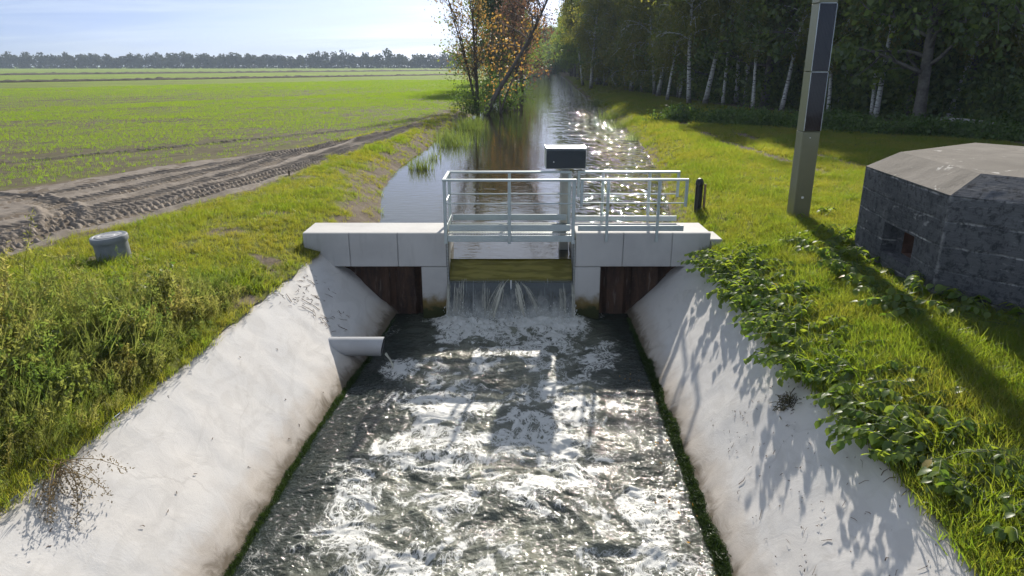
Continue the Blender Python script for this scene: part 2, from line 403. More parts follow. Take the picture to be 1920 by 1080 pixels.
def canal_mat():
    m, nt = new_mat('canal_water')
    p = posz(nt)
    v = coords(nt)
    # ripples: gentle on the sheltered side, choppier where the wind reaches the far bank
    n1 = noise(nt, coords(nt, (3.0, 1.3, 1)), 1.0, 3, 0.5, 0.4)
    n2 = noise(nt, coords(nt, (1.2, 2.6, 1)), 1.9, 2, 0.5)
    side = mth(nt, 'SUBTRACT', p[0], mth(nt, 'MULTIPLY', mth(nt, 'SUBTRACT', p[1], 14.0), 0.052))
    wind = rng(nt, mth(nt, 'ADD', side, mth(nt, 'MULTIPLY', mth(nt, 'SUBTRACT', noise(nt, v, 0.5, 3), 0.5), 2.4)), 0.9, 3.4, 0.012, 1.0)
    h = mth(nt, 'ADD', mth(nt, 'MULTIPLY', mth(nt, 'MULTIPLY', n1, wind), 1.0), mth(nt, 'MULTIPLY', n2, 0.014))
    nrm = bump(nt, h, 1.0, 0.36)
    out(nt, pbsdf(nt, (0.030, 0.028, 0.016), 0.035, nrm, 0, 0.5, 1.33))
    M['canal_water'] = m
canal_mat()
def rapid_mat():
    m, nt = new_mat('white_water')
    v = coords(nt)
    cov = attr(nt, 'foam'); milk = attr(nt, 'milk')
    def warp(vec, sc_, amt):
        c = nd(nt, 'ShaderNodeTexNoise', {'Vector': vec, 'Scale': sc_, 'Detail': 3}).outputs['Color']
        c = nd(nt, 'ShaderNodeVectorMath', {0: c, 1: (0.5, 0.5, 0.5)}, operation='SUBTRACT').outputs[0]
        return nd(nt, 'ShaderNodeVectorMath', {0: vec, 1: nd(nt, 'ShaderNodeVectorMath', {0: c, 'Scale': amt}, operation='SCALE').outputs[0]}, operation='ADD').outputs[0]
    vw = warp(warp(nd(nt, 'ShaderNodeVectorMath', {0: v, 1: (1.0, 0.85, 1.0)}, operation='MULTIPLY').outputs[0], 1.6, 0.7), 7.0, 0.16)
    # torn net of bubbles: the walls of the cells widen with the share of foam
    net = None
    for sc_, k, wt in ((2.4, 0.19, 1.0), (5.5, 0.21, 0.95), (13.0, 0.22, 0.85), (30.0, 0.20, 0.7)):
        d = nd(nt, 'ShaderNodeTexVoronoi', {'Vector': vw, 'Scale': sc_}, feature='DISTANCE_TO_EDGE').outputs['Distance']
        e = rng(nt, mth(nt, 'SUBTRACT', mth(nt, 'MULTIPLY', cov, k), d), -0.05, 0.06, 0, wt)
        net = e if net is None else mth(nt, 'MAXIMUM', net, e)
    fn = noise(nt, vw, 30, 5, 0.75)
    fmask = rng(nt, mth(nt, 'ADD', mth(nt, 'MULTIPLY', net, rng(nt, cov, 0.0, 0.24)), mth(nt, 'MULTIPLY', mth(nt, 'SUBTRACT', fn, 0.5), 0.9)), 0.18, 0.85)
    thick = rng(nt, mth(nt, 'ADD', cov, mth(nt, 'MULTIPLY', mth(nt, 'SUBTRACT', fn, 0.5), 0.8)), 0.92, 1.45)
    fmask = mth(nt, 'MAXIMUM', fmask, thick)
    body = mix(nt, milk, (0.018, 0.025, 0.021), (0.25, 0.255, 0.20))
    n1 = noise(nt, coords(nt, (1, 1.25, 1)), 15, 3, 0.6, 0.5)
    nrm = bump(nt, n1, 0.75, 0.035)
    wat = pbsdf(nt, body, 0.07, nrm, 0, 0.5, 1.33)
    fo = pbsdf(nt, (0.62, 0.62, 0.595), 0.55, bump(nt, mth(nt, 'ADD', fn, fmask), 0.6, 0.015), 0, 0.4)
    out(nt, nd(nt, 'ShaderNodeMixShader', {0: fmask, 1: wat, 2: fo}).outputs[0])
    M['white_water'] = m
rapid_mat()
def fall_mat():
    m, nt = new_mat('falling_water')
    fall = attr(nt, 'fall')              # 0 at the lip, 1 at the pool
    v = coords(nt, (26, 3, 0.9)); vb = coords(nt, (5, 2, 0.6))
    n1 = noise(nt, v, 1.0, 5, 0.65, 0.25); n2 = noise(nt, vb, 1.0, 3, 0.5)
    air = rng(nt, mth(nt, 'ADD', mth(nt, 'MULTIPLY', fall, 0.85), mth(nt, 'MULTIPLY', mth(nt, 'SUBTRACT', noise(nt, coords(nt, (6, 2, 3)), 1.0, 5, 0.7, 0.6), 0.5), 0.9)), 0.20, 0.80)
    thread = mth(nt, 'MULTIPLY', rng(nt, n1, 0.54, 0.70), rng(nt, n2, 0.46, 0.62))
    nrm = bump(nt, mth(nt, 'ADD', n1, mth(nt, 'MULTIPLY', n2, 1.5)), 0.5, 0.03)
    lip = rng(nt, fall, 0.0, 0.06, 1, 0)
    body = mix(nt, lip, (0.14, 0.16, 0.17), (0.34, 0.30, 0.09))  # yellowish highlight along the lip put into the water colour
    wat = pbsdf(nt, body, 0.07, nrm, 0, 0.5, 1.33)
    clear = nd(nt, 'ShaderNodeBsdfTransparent', {'Color': (0.72, 0.76, 0.76, 1)}).outputs[0]
    wat = nd(nt, 'ShaderNodeMixShader', {0: 0.42, 1: wat, 2: clear}).outputs[0]
    foam = nd(nt, 'ShaderNodeMixShader', {0: 0.4, 1: nd(nt, 'ShaderNodeBsdfDiffuse', {'Color': (0.80, 0.81, 0.78, 1)}).outputs[0], 2: nd(nt, 'ShaderNodeBsdfTranslucent', {'Color': (0.6, 0.62, 0.58, 1)}).outputs[0]}).outputs[0]
    f = mth(nt, 'MAXIMUM', mth(nt, 'MULTIPLY', air, 0.85), mth(nt, 'MULTIPLY', thread, 0.85))
    out(nt, nd(nt, 'ShaderNodeMixShader', {0: f, 1: wat, 2: foam}).outputs[0])
    M['falling_water'] = m
    m, nt = new_mat('crest_water')
    p = posz(nt)
    n = noise(nt, coords(nt, (2, 14, 14)), 1.0, 3, 0.5, 0.3)
    c = mix(nt, rng(nt, n, 0.4, 0.62), (0.155, 0.135, 0.022), (0.26, 0.225, 0.05))  # lighter level streaks: highlights painted into the crest colour
    out(nt, pbsdf(nt, c, 0.09, bump(nt, n, 0.25, 0.03), 0, 0.5, 1.33))
    M['crest_water'] = m
    m, nt = new_mat('water_thread')
    n = noise(nt, coords(nt, (30, 30, 8)), 1.0, 3)
    d = pbsdf(nt, (0.68, 0.67, 0.58), 0.12, bump(nt, n, 0.6, 0.02), 0, 0.5, 1.33)
    out(nt, nd(nt, 'ShaderNodeMixShader', {0: 0.28, 1: d, 2: nd(nt, 'ShaderNodeBsdfTransparent').outputs[0]}).outputs[0])
    M['water_thread'] = m
    m, nt = new_mat('spray')
    out(nt, pbsdf(nt, (0.75, 0.77, 0.76), 0.15, None, 0, 0.5, 1.33))
    M['spray'] = m
fall_mat()

# ------------------------------------------------------------------ object helpers
def tag(o, label=None, cat=None, group=None, kind=None):
    if label: o['label'] = label
    if cat: o['category'] = cat
    if group: o['group'] = group
    if kind: o['kind'] = kind
    return o
def empty(name, loc, label, cat, group=None):
    o = bpy.data.objects.new(name, None)
    o.location = loc; o.empty_display_size = 0.2
    COL.objects.link(o)
    return tag(o, label, cat, group)
def link(name, me, parent=None, mat=None):
    o = bpy.data.objects.new(name, me)
    COL.objects.link(o)
    if mat: me.materials.append(M[mat])
    if parent:
        o.parent = parent
        if parent.type == 'EMPTY' and parent.parent is None:
            o.matrix_parent_inverse = Matrix.Translation(-Vector(parent.location))
    return o
def mesh_np(name, verts, faces, smooth=False, attrs=None):
    me = bpy.data.meshes.new(name)
    verts = np.asarray(verts, np.float32).reshape(-1, 3)
    if isinstance(faces, np.ndarray):
        k = faces.shape[1]; nf = faces.shape[0]
        me.vertices.add(len(verts)); me.vertices.foreach_set('co', verts.ravel())
        me.loops.add(nf * k); me.loops.foreach_set('vertex_index', faces.astype(np.int32).ravel())
        me.polygons.add(nf)
        me.polygons.foreach_set('loop_start', np.arange(0, nf * k, k, dtype=np.int32))
        me.update(calc_edges=True)
        me.validate()
    else:
        me.from_pydata([tuple(map(float, v)) for v in verts], [], faces)
        me.update()
    if smooth: me.polygons.foreach_set('use_smooth', np.ones(len(me.polygons), bool))
    for k_, a in (attrs or {}).items():
        at = me.attributes.new(k_, 'FLOAT', 'POINT'); at.data.foreach_set('value', np.asarray(a, np.float32).ravel())
    return me
class MB:
    """collects boxes, bars and tubes of ONE part"""
    def __init__(s): s.v = []; s.f = []
    def add(s, v, f):
        o = len(s.v); s.v += [tuple(q) for q in v]; s.f += [tuple(i + o for i in q) for q in f]; return s
    def box(s, x0, x1, y0, y1, z0, z1, b=0.0):
        bm = bmesh.new(); bmesh.ops.create_cube(bm, size=1.0)
        for q in bm.verts: q.co = Vector(((x0 + x1) / 2 + q.co.x * (x1 - x0), (y0 + y1) / 2 + q.co.y * (y1 - y0), (z0 + z1) / 2 + q.co.z * (z1 - z0)))
        if b: bmesh.ops.bevel(bm, geom=bm.edges[:] , offset=b, segments=1, affect='EDGES')
        bm.verts.index_update()
        s.add([q.co[:] for q in bm.verts], [[w.index for w in f.verts] for f in bm.faces]); bm.free(); return s
    def tube(s, pts, rad, n=8, cap=True):
        pts = [Vector(p) for p in pts]
        if isinstance(rad, (int, float)): rad = [rad] * len(pts)
        o = len(s.v); up = None
        for i, p in enumerate(pts):
            t = (pts[min(i + 1, len(pts) - 1)] - pts[max(i - 1, 0)]).normalized()
            if up is None: up = t.orthogonal().normalized()
            up = (up - t * up.dot(t)).normalized(); w = t.cross(up)
            for k in range(n):
                a = 2 * math.pi * k / n
                s.v.append(tuple(p + (up * math.cos(a) + w * math.sin(a)) * rad[i]))
        for i in range(len(pts) - 1):
            for k in range(n):
                k2 = (k + 1) % n
                s.f.append((o + i * n + k, o + i * n + k2, o + (i + 1) * n + k2, o + (i + 1) * n + k))
        if cap:
            s.f.append(tuple(o + k for k in reversed(range(n)))); s.f.append(tuple(o + (len(pts) - 1) * n + k for k in range(n)))
        return s
    def lathe(s, cx, cy, prof, n=24):
        o = len(s.v)
        for r, z in prof:
            for k in range(n):
                a = 2 * math.pi * k / n; s.v.append((cx + r * math.cos(a), cy + r * math.sin(a), z))
        for i in range(len(prof) - 1):
            for k in range(n):
                k2 = (k + 1) % n
                s.f.append((o + i * n + k, o + i * n + k2, o + (i + 1) * n + k2, o + (i + 1) * n + k))
        s.f.append(tuple(o + k for k in reversed(range(n)))); s.f.append(tuple(o + (len(prof) - 1) * n + k for k in range(n)))
        return s
    def build(s, name, mat, parent=None, smooth=False):
        me = bpy.data.meshes.new(name); me.from_pydata(s.v, [], s.f); me.update()
        if smooth:
            me.polygons.foreach_set('use_smooth', np.ones(len(me.polygons), bool)); me.set_sharp_from_angle(angle=R(40))
        return link(name, me, parent, mat)
def copy_tree(o, parent=None):
    c = o.copy(); COL.objects.link(c)
    if parent: c.parent = parent
    for ch in list(o.children): copy_tree(ch, c)
    return c
def grid_faces(nr, nc):
    i = np.arange(nr - 1)[:, None] * nc + np.arange(nc - 1)[None, :]
    return np.stack([i, i + 1, i + nc + 1, i + nc], -1).reshape(-1, 4)

# ------------------------------------------------------------------ the lie of the land
def lut(tab):
    a = np.array(tab, float); return lambda y: np.interp(y, a[:, 0], a[:, 1])
Z_UP, Z_DN = -0.60, -1.70                    # water levels above and below the weir
wat_l = lut([(13, -3.1), (16.5, -3.14), (18.5, -3.5), (20.6, -3.88), (25.7, -4.12), (29, -4.0), (32, -3.78), (38, -3.8), (41, -3.35), (53, -3.1), (60, -2.4), (100, -0.8), (183, 1.8), (368, 10.8), (1400, 64)])
wat_r = lut([(13, 3.4), (15, 3.55), (18.3, 4.15), (23.3, 5.0), (26.8, 5.4), (38, 6.55), (55, 7.4), (93, 9.1), (165, 13.0), (368, 22.5), (1400, 76)])
toe_l = lut([(-8, -3.1), (2, -2.9), (5.56, -2.75), (7.6, -2.68), (9.4, -2.55), (10.6, -2.41), (12.6, -2.32), (13.3, -2.28)])
toe_r = lut([(-8, 1.7), (5.68, 2.03), (7.15, 2.09), (9.06, 2.17), (11.0, 2.22), (12.9, 2.3), (13.3, 2.31)])
top_l = lut([(-8, -4.6), (4.7, -4.07), (5.7, -4.01), (7.1, -3.95), (8.2, -3.87), (9.95, -3.80), (12.0, -3.68), (13.3, -3.62)])
top_r = lut([(-8, 3.0), (4.0, 3.27), (4.8, 3.35), (5.76, 3.40), (6.54, 3.36), (7.6, 3.33), (9.4, 3.39), (11.7, 3.51), (13.3, 3.56)])
# muddy headland on the field side: x of its canal-side and field-side rim
mud_in = lut([(2, -9.6), (10.7, -8.2), (14.5, -7.1), (17.5, -6.4), (20.8, -5.9), (26, -5.6), (34, -4.9), (45, -4.4), (60, -4.0)])
mud_out = lut([(2, -15.5), (10.7, -15.2), (16, -13.6), (19, -12.4), (22.5, -11.0), (26, -8.8), (30, -7.0), (34, -6.2), (45, -5.2), (60, -4.4)])
def rut(x, y):
    """worn wheel tracks in the grass on the wooded bank"""
    px = np.interp(y, [14, 18, 22, 26, 30, 36, 45, 60], [11.6, 9.9, 9.2, 8.8, 8.7, 9.0, 9.8, 11])
    d = np.minimum(np.abs(x - px), np.abs(x - px - 1.7))
    return sstep(0.55, 0.1, d) * sstep(14, 17, y) * sstep(70, 40, y) * sstep(-0.15, 0.3, fbm(x * 0.45, y * 0.3, 3, 41) + 0.08)
def bank_d(x, y):
    """distance outward from the water's edge (above the weir) or the slope's rim (below it)"""
    w = sstep(12.9, 13.9, y)
    l = (1 - w) * (top_l(y) - x) + w * (wat_l(y) - x)
    r = (1 - w) * (x - top_r(y)) + w * (x - wat_r(y))
    return np.maximum(l, r), w, l > r
def gz(x, y):
    x = np.asarray(x, float); y = np.asarray(y, float)
    d, w, _ = bank_d(x, y)
    zup = np.interp(d, [-0.9, 0, 0.35, 0.8, 1.4, 2.2], [-1.3, -0.62, -0.42, -0.18, -0.03, 0.0])
    zdn = np.interp(d, [-0.3, 0, 0.5, 1.0, 1.8], [-0.43, -0.355, -0.22, -0.09, 0.0])
    z = (1 - w) * zdn + w * zup
    k = sstep(0.05, 1.2, d)
    z = z + k * (0.06 * fbm(x * 0.35, y * 0.35, 3, 1) + 0.035 * fbm(x * 1.3, y * 1.3, 3, 2)) * sstep(90, 40, y)
    z = z + 0.05 * fbm(x * 2.2, y * 2.2, 2, 5) * sstep(0.0, 0.3, d) * sstep(1.8, 0.9, d) * w
    return z - 0.06 * rut(x, y)
def mud_mask(x, y):
    a, b = mud_in(y), mud_out(y)
    wob = 0.5 * fbm(x * 0.6, y * 0.35, 3, 11)
    return sstep(-0.15, 0.5, a - x + wob) * sstep(-0.5, 0.9, x - b + 1.6 * wob)
def field_mask(x, y):
    a = np.minimum(mud_out(y), -4.2 + 0 * y) + 0.2
    return sstep(-0.6, 1.0, a - x + 0.8 * fbm(x * 0.3, y * 0.2, 3, 12)) * (x < 0)

def build_ground():
    ys = np.concatenate([np.arange(-4, 14, 0.16), np.arange(14, 40, 0.3), np.geomspace(40, 1400, 90)])
    off = np.concatenate([np.linspace(0, 2.4, 17), np.linspace(2.6, 14, 44), np.geomspace(14.6, 1500, 44)])
    V = []; A = []; Fm = []; faces = []
    for side in (-1, 1):
        Y, O = np.meshgrid(ys, off, indexing='ij')
        w = sstep(12.9, 13.9, Y)
        if side < 0: inner = (1 - w) * (top_l(Y) + 0.02 + 0.09 * fbm(Y * 1.6, Y * 0, 3, 7)) + w * (wat_l(Y) + 0.8)
        else: inner = (1 - w) * (top_r(Y) - 0.02 - 0.09 * fbm(Y * 1.6, Y * 0, 3, 8)) + w * (wat_r(Y) - 0.8)
        X = inner + side * O
        Z = gz(X, Y)
        soil = np.zeros_like(X)
        d, ww, _ = bank_d(X, Y)
        if side < 0:
            soil = mud_mask(X, Y)
            soil = np.maximum(soil, ww * sstep(1.3, 0.5, d) * 0.85)
            soil = np.maximum(soil, sstep(0.12, 0.5, fbm(X * 0.8, Y * 0.8, 3, 21)) * 0.8)
            fld = field_mask(X, Y)
        else:
            soil = np.maximum(ww * sstep(0.6, 0.3, d) * 0.7, rut(X, Y))
            soil = np.maximum(soil, sstep(14, 19, X - (Y < 60) * 0.0) * sstep(20, 26, Y) * 0.9)
            fld = np.zeros_like(X)
        n0 = sum(len(q) for q in V)
        V.append(np.stack([X, Y, Z], -1).reshape(-1, 3)); A.append(soil.ravel()); Fm.append(fld.ravel())
        g = grid_faces(len(ys), len(off)) + n0
        if side > 0: pass
        else: g = g[:, ::-1]
        faces.append(g)
    me = mesh_np('ground', np.concatenate(V), np.concatenate(faces), True, {'soil': np.concatenate(A), 'field': np.concatenate(Fm)})
    o = link('ground', me, None, 'ground')
    tag(o, 'flat farmland with green field and grassy canal banks', kind='structure')
build_ground()

def build_canal():
    ys = np.concatenate([np.arange(13.5, 60, 0.5), np.geomspace(60, 1400, 60)])
    t = np.linspace(0, 1, 17)
    Y, T = np.meshgrid(ys, t, indexing='ij')
    l, r = wat_l(Y) - 0.5, wat_r(Y) + 0.5
    X = l + (r - l) * T
    V = np.stack([X, Y, np.full_like(X, Z_UP)], -1).reshape(-1, 3)
    F = grid_faces(len(ys), len(t))
    n = len(V)
    V = np.concatenate([V, [(-1.22, 13.06, Z_UP), (1.22, 13.06, Z_UP), (1.22, 13.5, Z_UP), (-1.22, 13.5, Z_UP)]])
    F = np.concatenate([F, [[n, n + 1, n + 2, n + 3]]])
    o = link('canal_water', mesh_np('canal_water', V, F, True), None, 'canal_water')
    tag(o, 'calm canal water running straight back from the weir', kind='structure')
build_canal()

def build_mud():
    """tractor headland: ruts and lug prints as real relief"""
    ys = np.arange(9.0, 40.0, 0.034); ts = np.linspace(0, 1, 190)
    Y, T = np.meshgrid(ys, ts, indexing='ij')
    a, b = mud_in(Y) + 0.5, mud_out(Y) - 0.7
    X = a + (b - a) * T
    Z = gz(X, Y) - 0.05 + 0.02 * fbm(X * 1.1, Y * 1.1, 4, 31) + 0.012 * fbm(X * 6, Y * 6, 3, 32)
    # wheel lines run with the headland, a few swing across it
    lines = []
    for k, (o0, wob, seed) in enumerate(((0.65, 0.25, 1), (1.35, 0.2, 2), (2.2, 0.3, 3), (2.95, 0.25, 4), (4.3, 0.5, 5))):
        cx = mud_in(Y) - o0 * np.interp(Y, [9, 20, 30, 40], [1.15, 0.95, 0.5, 0.25]) + wob * np.sin(Y * 0.21 + seed * 1.7)
        lines.append((X - cx, Y, 0.30))
    # a turning curve
    cx, cy, rr = -13.6, 11.6, 5.0
    rad = np.hypot(X - cx, Y - cy); lines.append((rad - rr, rr * np.arctan2(Y - cy, X - cx), 0.30));
    for q, (dx, s, hw) in enumerate(lines):
        inside = sstep(hw + 0.10, hw - 0.05, np.abs(dx))
        ridge = sstep(0.16, 0.0, np.abs(np.abs(dx) - hw - 0.08))
        ph = (s + np.abs(dx) * 0.85 + (dx > 0) * 0.09 + 0.05 * fbm(X * 2, Y * 2, 2, 50 + q)) / 0.19
        lug = sstep(0.30, 0.5, np.abs((ph % 1.0) - 0.5) * 1.0 + 0.12)
        fade = sstep(-0.45, 0.1, fbm(X * 0.35, Y * 0.35, 2, 60 + q) + 0.2)
        Z = Z * 1.0 + fade * (inside * (-0.065 + 0.078 * lug) + 0.055 * ridge)
    edge = np.minimum(T, 1 - T)
    keep = mud_mask(X, Y)
    Z = Z - 0.30 * sstep(0.5, 0.0, keep) + 0.055 * sstep(0.45, 0.9, keep)
    Z = Z - 0.2 * sstep(36, 40, Y)
    o = link('mud_track', mesh_np('mud_track', np.stack([X, Y, Z], -1).reshape(-1, 3), grid_faces(len(ys), len(ts))[:, ::-1], True), None, 'mud')
    tag(o, 'muddy headland churned by tractor tyres beside the field', kind='structure')
build_mud()

def field_ridge(name, b0, half, hgt, a0, a1, n, mat, label, seed):
    a = np.linspace(a0, a1, n); t = np.linspace(-1, 1, 9); A, T = np.meshgrid(a, t, indexing='ij')
    k = n / (a1 - a0)
    B = b0 + half * T + half * 0.5 * fbm(A * 0.05 * k, A * 0, 3, seed)
    X = 0.58 * A - 0.81 * B; Y = 0.81 * A + 0.58 * B
    Z = -0.05 + hgt * np.clip(1 - T ** 2, 0, 1) * (0.55 + 0.9 * np.abs(fbm(A * k * 0.2, T * 1.5, 3, seed + 1)))
    o = link(name, mesh_np(name, np.stack([X, Y, Z], -1).reshape(-1, 3), grid_faces(n, 9)[:, ::-1], True), None, mat)
    tag(o, label, kind='structure')
simple('dark_soil', (0.070, 0.060, 0.038), 0.95, 0, 0.4, 6, 0.6)
field_ridge('furrow_ridge', 26.4, 0.22, 0.13, -2, 24, 700, 'dark_soil', 'dark clod ridge along the edge of the drilled field', 160)
field_ridge('field_bank', 150.0, 1.0, 0.62, -30, 196, 500, 'dark_soil', 'low dark bank across the field', 163)
field_ridge('field_bank', 262.0, 2.0, 0.9, -60, 330, 500, 'dark_soil', 'farther low dark bank before the tree line', 166)

# ------------------------------------------------------------------ weir structure
def slopes():
    for side, toe, top, nm in ((-1, toe_l, top_l, 'pale concrete bank slope with a grey outlet pipe, below the weir'), (1, toe_r, top_r, 'pale concrete bank slope with leafy plants hanging over it, below the weir')):
        ys = np.arange(-2.5, 13.12, 0.06); t = np.linspace(-0.35, 1.0, 44)
        Y, T = np.meshgrid(ys, t, indexing='ij')
        X = toe(Y) + (top(Y) - toe(Y)) * T
        zt = -0.385
        Z = Z_DN + (zt - Z_DN) * T
        wob = 0.022 * fbm(X * 1.0, Y * 0.8, 3, 70 + side) + 0.010 * fbm(X * 3, Y * 2.4, 3, 72 + side)
        X = X - side * wob * 0.7; Z = Z + wob * 0.7
        V = np.stack([X, Y, Z], -1)
        rim = V[:, -1:, :] + np.array([side * 0.10, 0, -0.06])
        low = V[:, -1:, :] + np.array([side * 0.30, 0, -0.35])
        rim[..., 0] += 0.02 * pn(Y[:, -1:] * 3, Y[:, -1:] * 0)
        V = np.concatenate([V, rim, low], 1)
        F = grid_faces(V.shape[0], V.shape[1])
        if side < 0: F = F[:, ::-1]
        o = link('concrete_slope', mesh_np('concrete_slope', V.reshape(-1, 3), F, True), None, 'slope_concrete')
        tag(o, nm, 'concrete slope', 'concrete slopes of the outflow channel')
slopes()

YF, YB = 12.70, 13.60        # front and back of the concrete beam
weir = empty('concrete_weir', (0, 13.1, -1.9), 'pale concrete weir with beams and pillars across the canal', 'weir')
def beam(x0, x1, joints):
    b = MB().box(x0, x1, YF + 0.03, YB, -0.66, 0.0, 0.012).build('beam', 'beam_concrete', weir)
    xs = [x0] + joints + [x1]
    for i in range(len(xs) - 1):
        MB().box(xs[i] + 0.007, xs[i + 1] - 0.007, YF, YF + 0.05, -0.655, -0.004, 0.008).build('panel', 'beam_concrete', b)
        for zt in (-0.16, -0.48):
            pass
beam(-3.94, -1.24, [-3.07, -2.16])
beam(1.20, 3.74, [2.10, 3.02])
for x0, x1 in ((-1.73, -1.24), (1.20, 1.69)):
    MB().box(x0, x1, YF + 0.005, 14.3, -2.2, -0.668, 0.012).build('pillar', 'beam_concrete', weir)
    MB().box(x0, x1, YB + 0.02, 14.3, -0.664, -0.30, 0.012).build('wing_wall', 'beam_concrete', weir)
MB().box(3.752, 3.98, 12.74, 13.40, -0.7, -0.13, 0.012).build('end_block', 'beam_concrete', weir)
MB().box(-1.235, 1.195, 12.98, 13.5, -2.2, -1.0, 0.01).build('sill', 'beam_concrete', weir)

def sheet_pile(x0, x1, label):
    root = empty('sheet_pile_wall', ((x0 + x1) / 2, 13.1, -2.2), label, 'sheet piling', 'rusty sheet piles under the beam')
    MB().box(x0, x1, 13.15, 13.19, -2.2, -0.66).build('gap_blocker', 'rusty_steel', root)  # plate added to block light leaking through the pile gaps
    n = 3
    w = (x1 - x0) / n
    for i in range(n):
        a = x0 + i * w; m_ = MB(); y0 = 13.02
        prof = [(0, 0.10), (0.14, 0.10), (0.26, 0.0), (0.74, 0.0), (0.86, 0.10), (0.985, 0.10)]
        v = []
        for z in (-2.2, -0.64):
            for t, dy in prof: v.append((a + t * w, y0 + dy * (1 if i % 2 == 0 else 0.4), z))
            for t, dy in reversed(prof): v.append((a + t * w, y0 + dy * (1 if i % 2 == 0 else 0.4) + 0.02, z))
        k = len(prof) * 2
        f = [(j, (j + 1) % k, k + (j + 1) % k, k + j) for j in range(k)] + [tuple(reversed(range(k))), tuple(range(k, 2 * k))]
        m_.add(v, f).build('pile', 'rusty_steel', root)
sheet_pile(-3.75, -1.74, 'rusty brown sheet piling under the beam beside the outlet pipe slope')
sheet_pile(1.70, 3.70, 'rusty brown sheet piling under the beam on the bunker side')

# flap gate with toothed guides, nappe breaker and the water over it
gate = empty('weir_gate', (0, 13.0, -1.2), 'olive flap gate between the pillars with toothed side guides', 'weir gate')
g = MB().add([(-1.2, 13.12, -0.69), (1.16, 13.12, -0.69), (1.16, 12.86, -0.985), (-1.2, 12.86, -0.985), (-1.2, 13.12, -0.75), (1.16, 13.12, -0.75), (1.16, 12.88, -1.04), (-1.2, 12.88, -1.04)],
         [(0, 1, 2, 3), (7, 6, 5, 4), (3, 2, 6, 7), (1, 0, 4, 5), (0, 3, 7, 4), (2, 1, 5, 6)]).build('flap', 'gate_olive', gate)
MB().box(-1.2, 1.16, 12.99, 13.03, -2.1, -0.80).build('back_plate', 'galvanised', gate)
for x, s in ((-1.222, 1), (1.182, -1)):
    gd = MB().box(x - 0.018, x + 0.018, 12.74, 12.80, -1.02, -0.12).build('guide', 'dark_steel', gate)
    tm = MB()
    for i in range(30):
        z = -0.15 - i * 0.029
        tm.box(x - 0.014, x + 0.014, 12.715, 12.739, z - 0.016, z, 0)
    tm.build('rack_teeth', 'galvanised', gd)
    MB().box(x - 0.012, x + 0.012, 12.81, 13.25, -1.1, -0.16).build('side_seal', 'galvanised', gate)
MB().tube([(-0.02, 12.74, -0.94), (-0.02, 12.70, -1.3), (-0.02, 12.68, -1.76)], 0.013, 8).build('flow_splitter', 'white_plastic', gate)

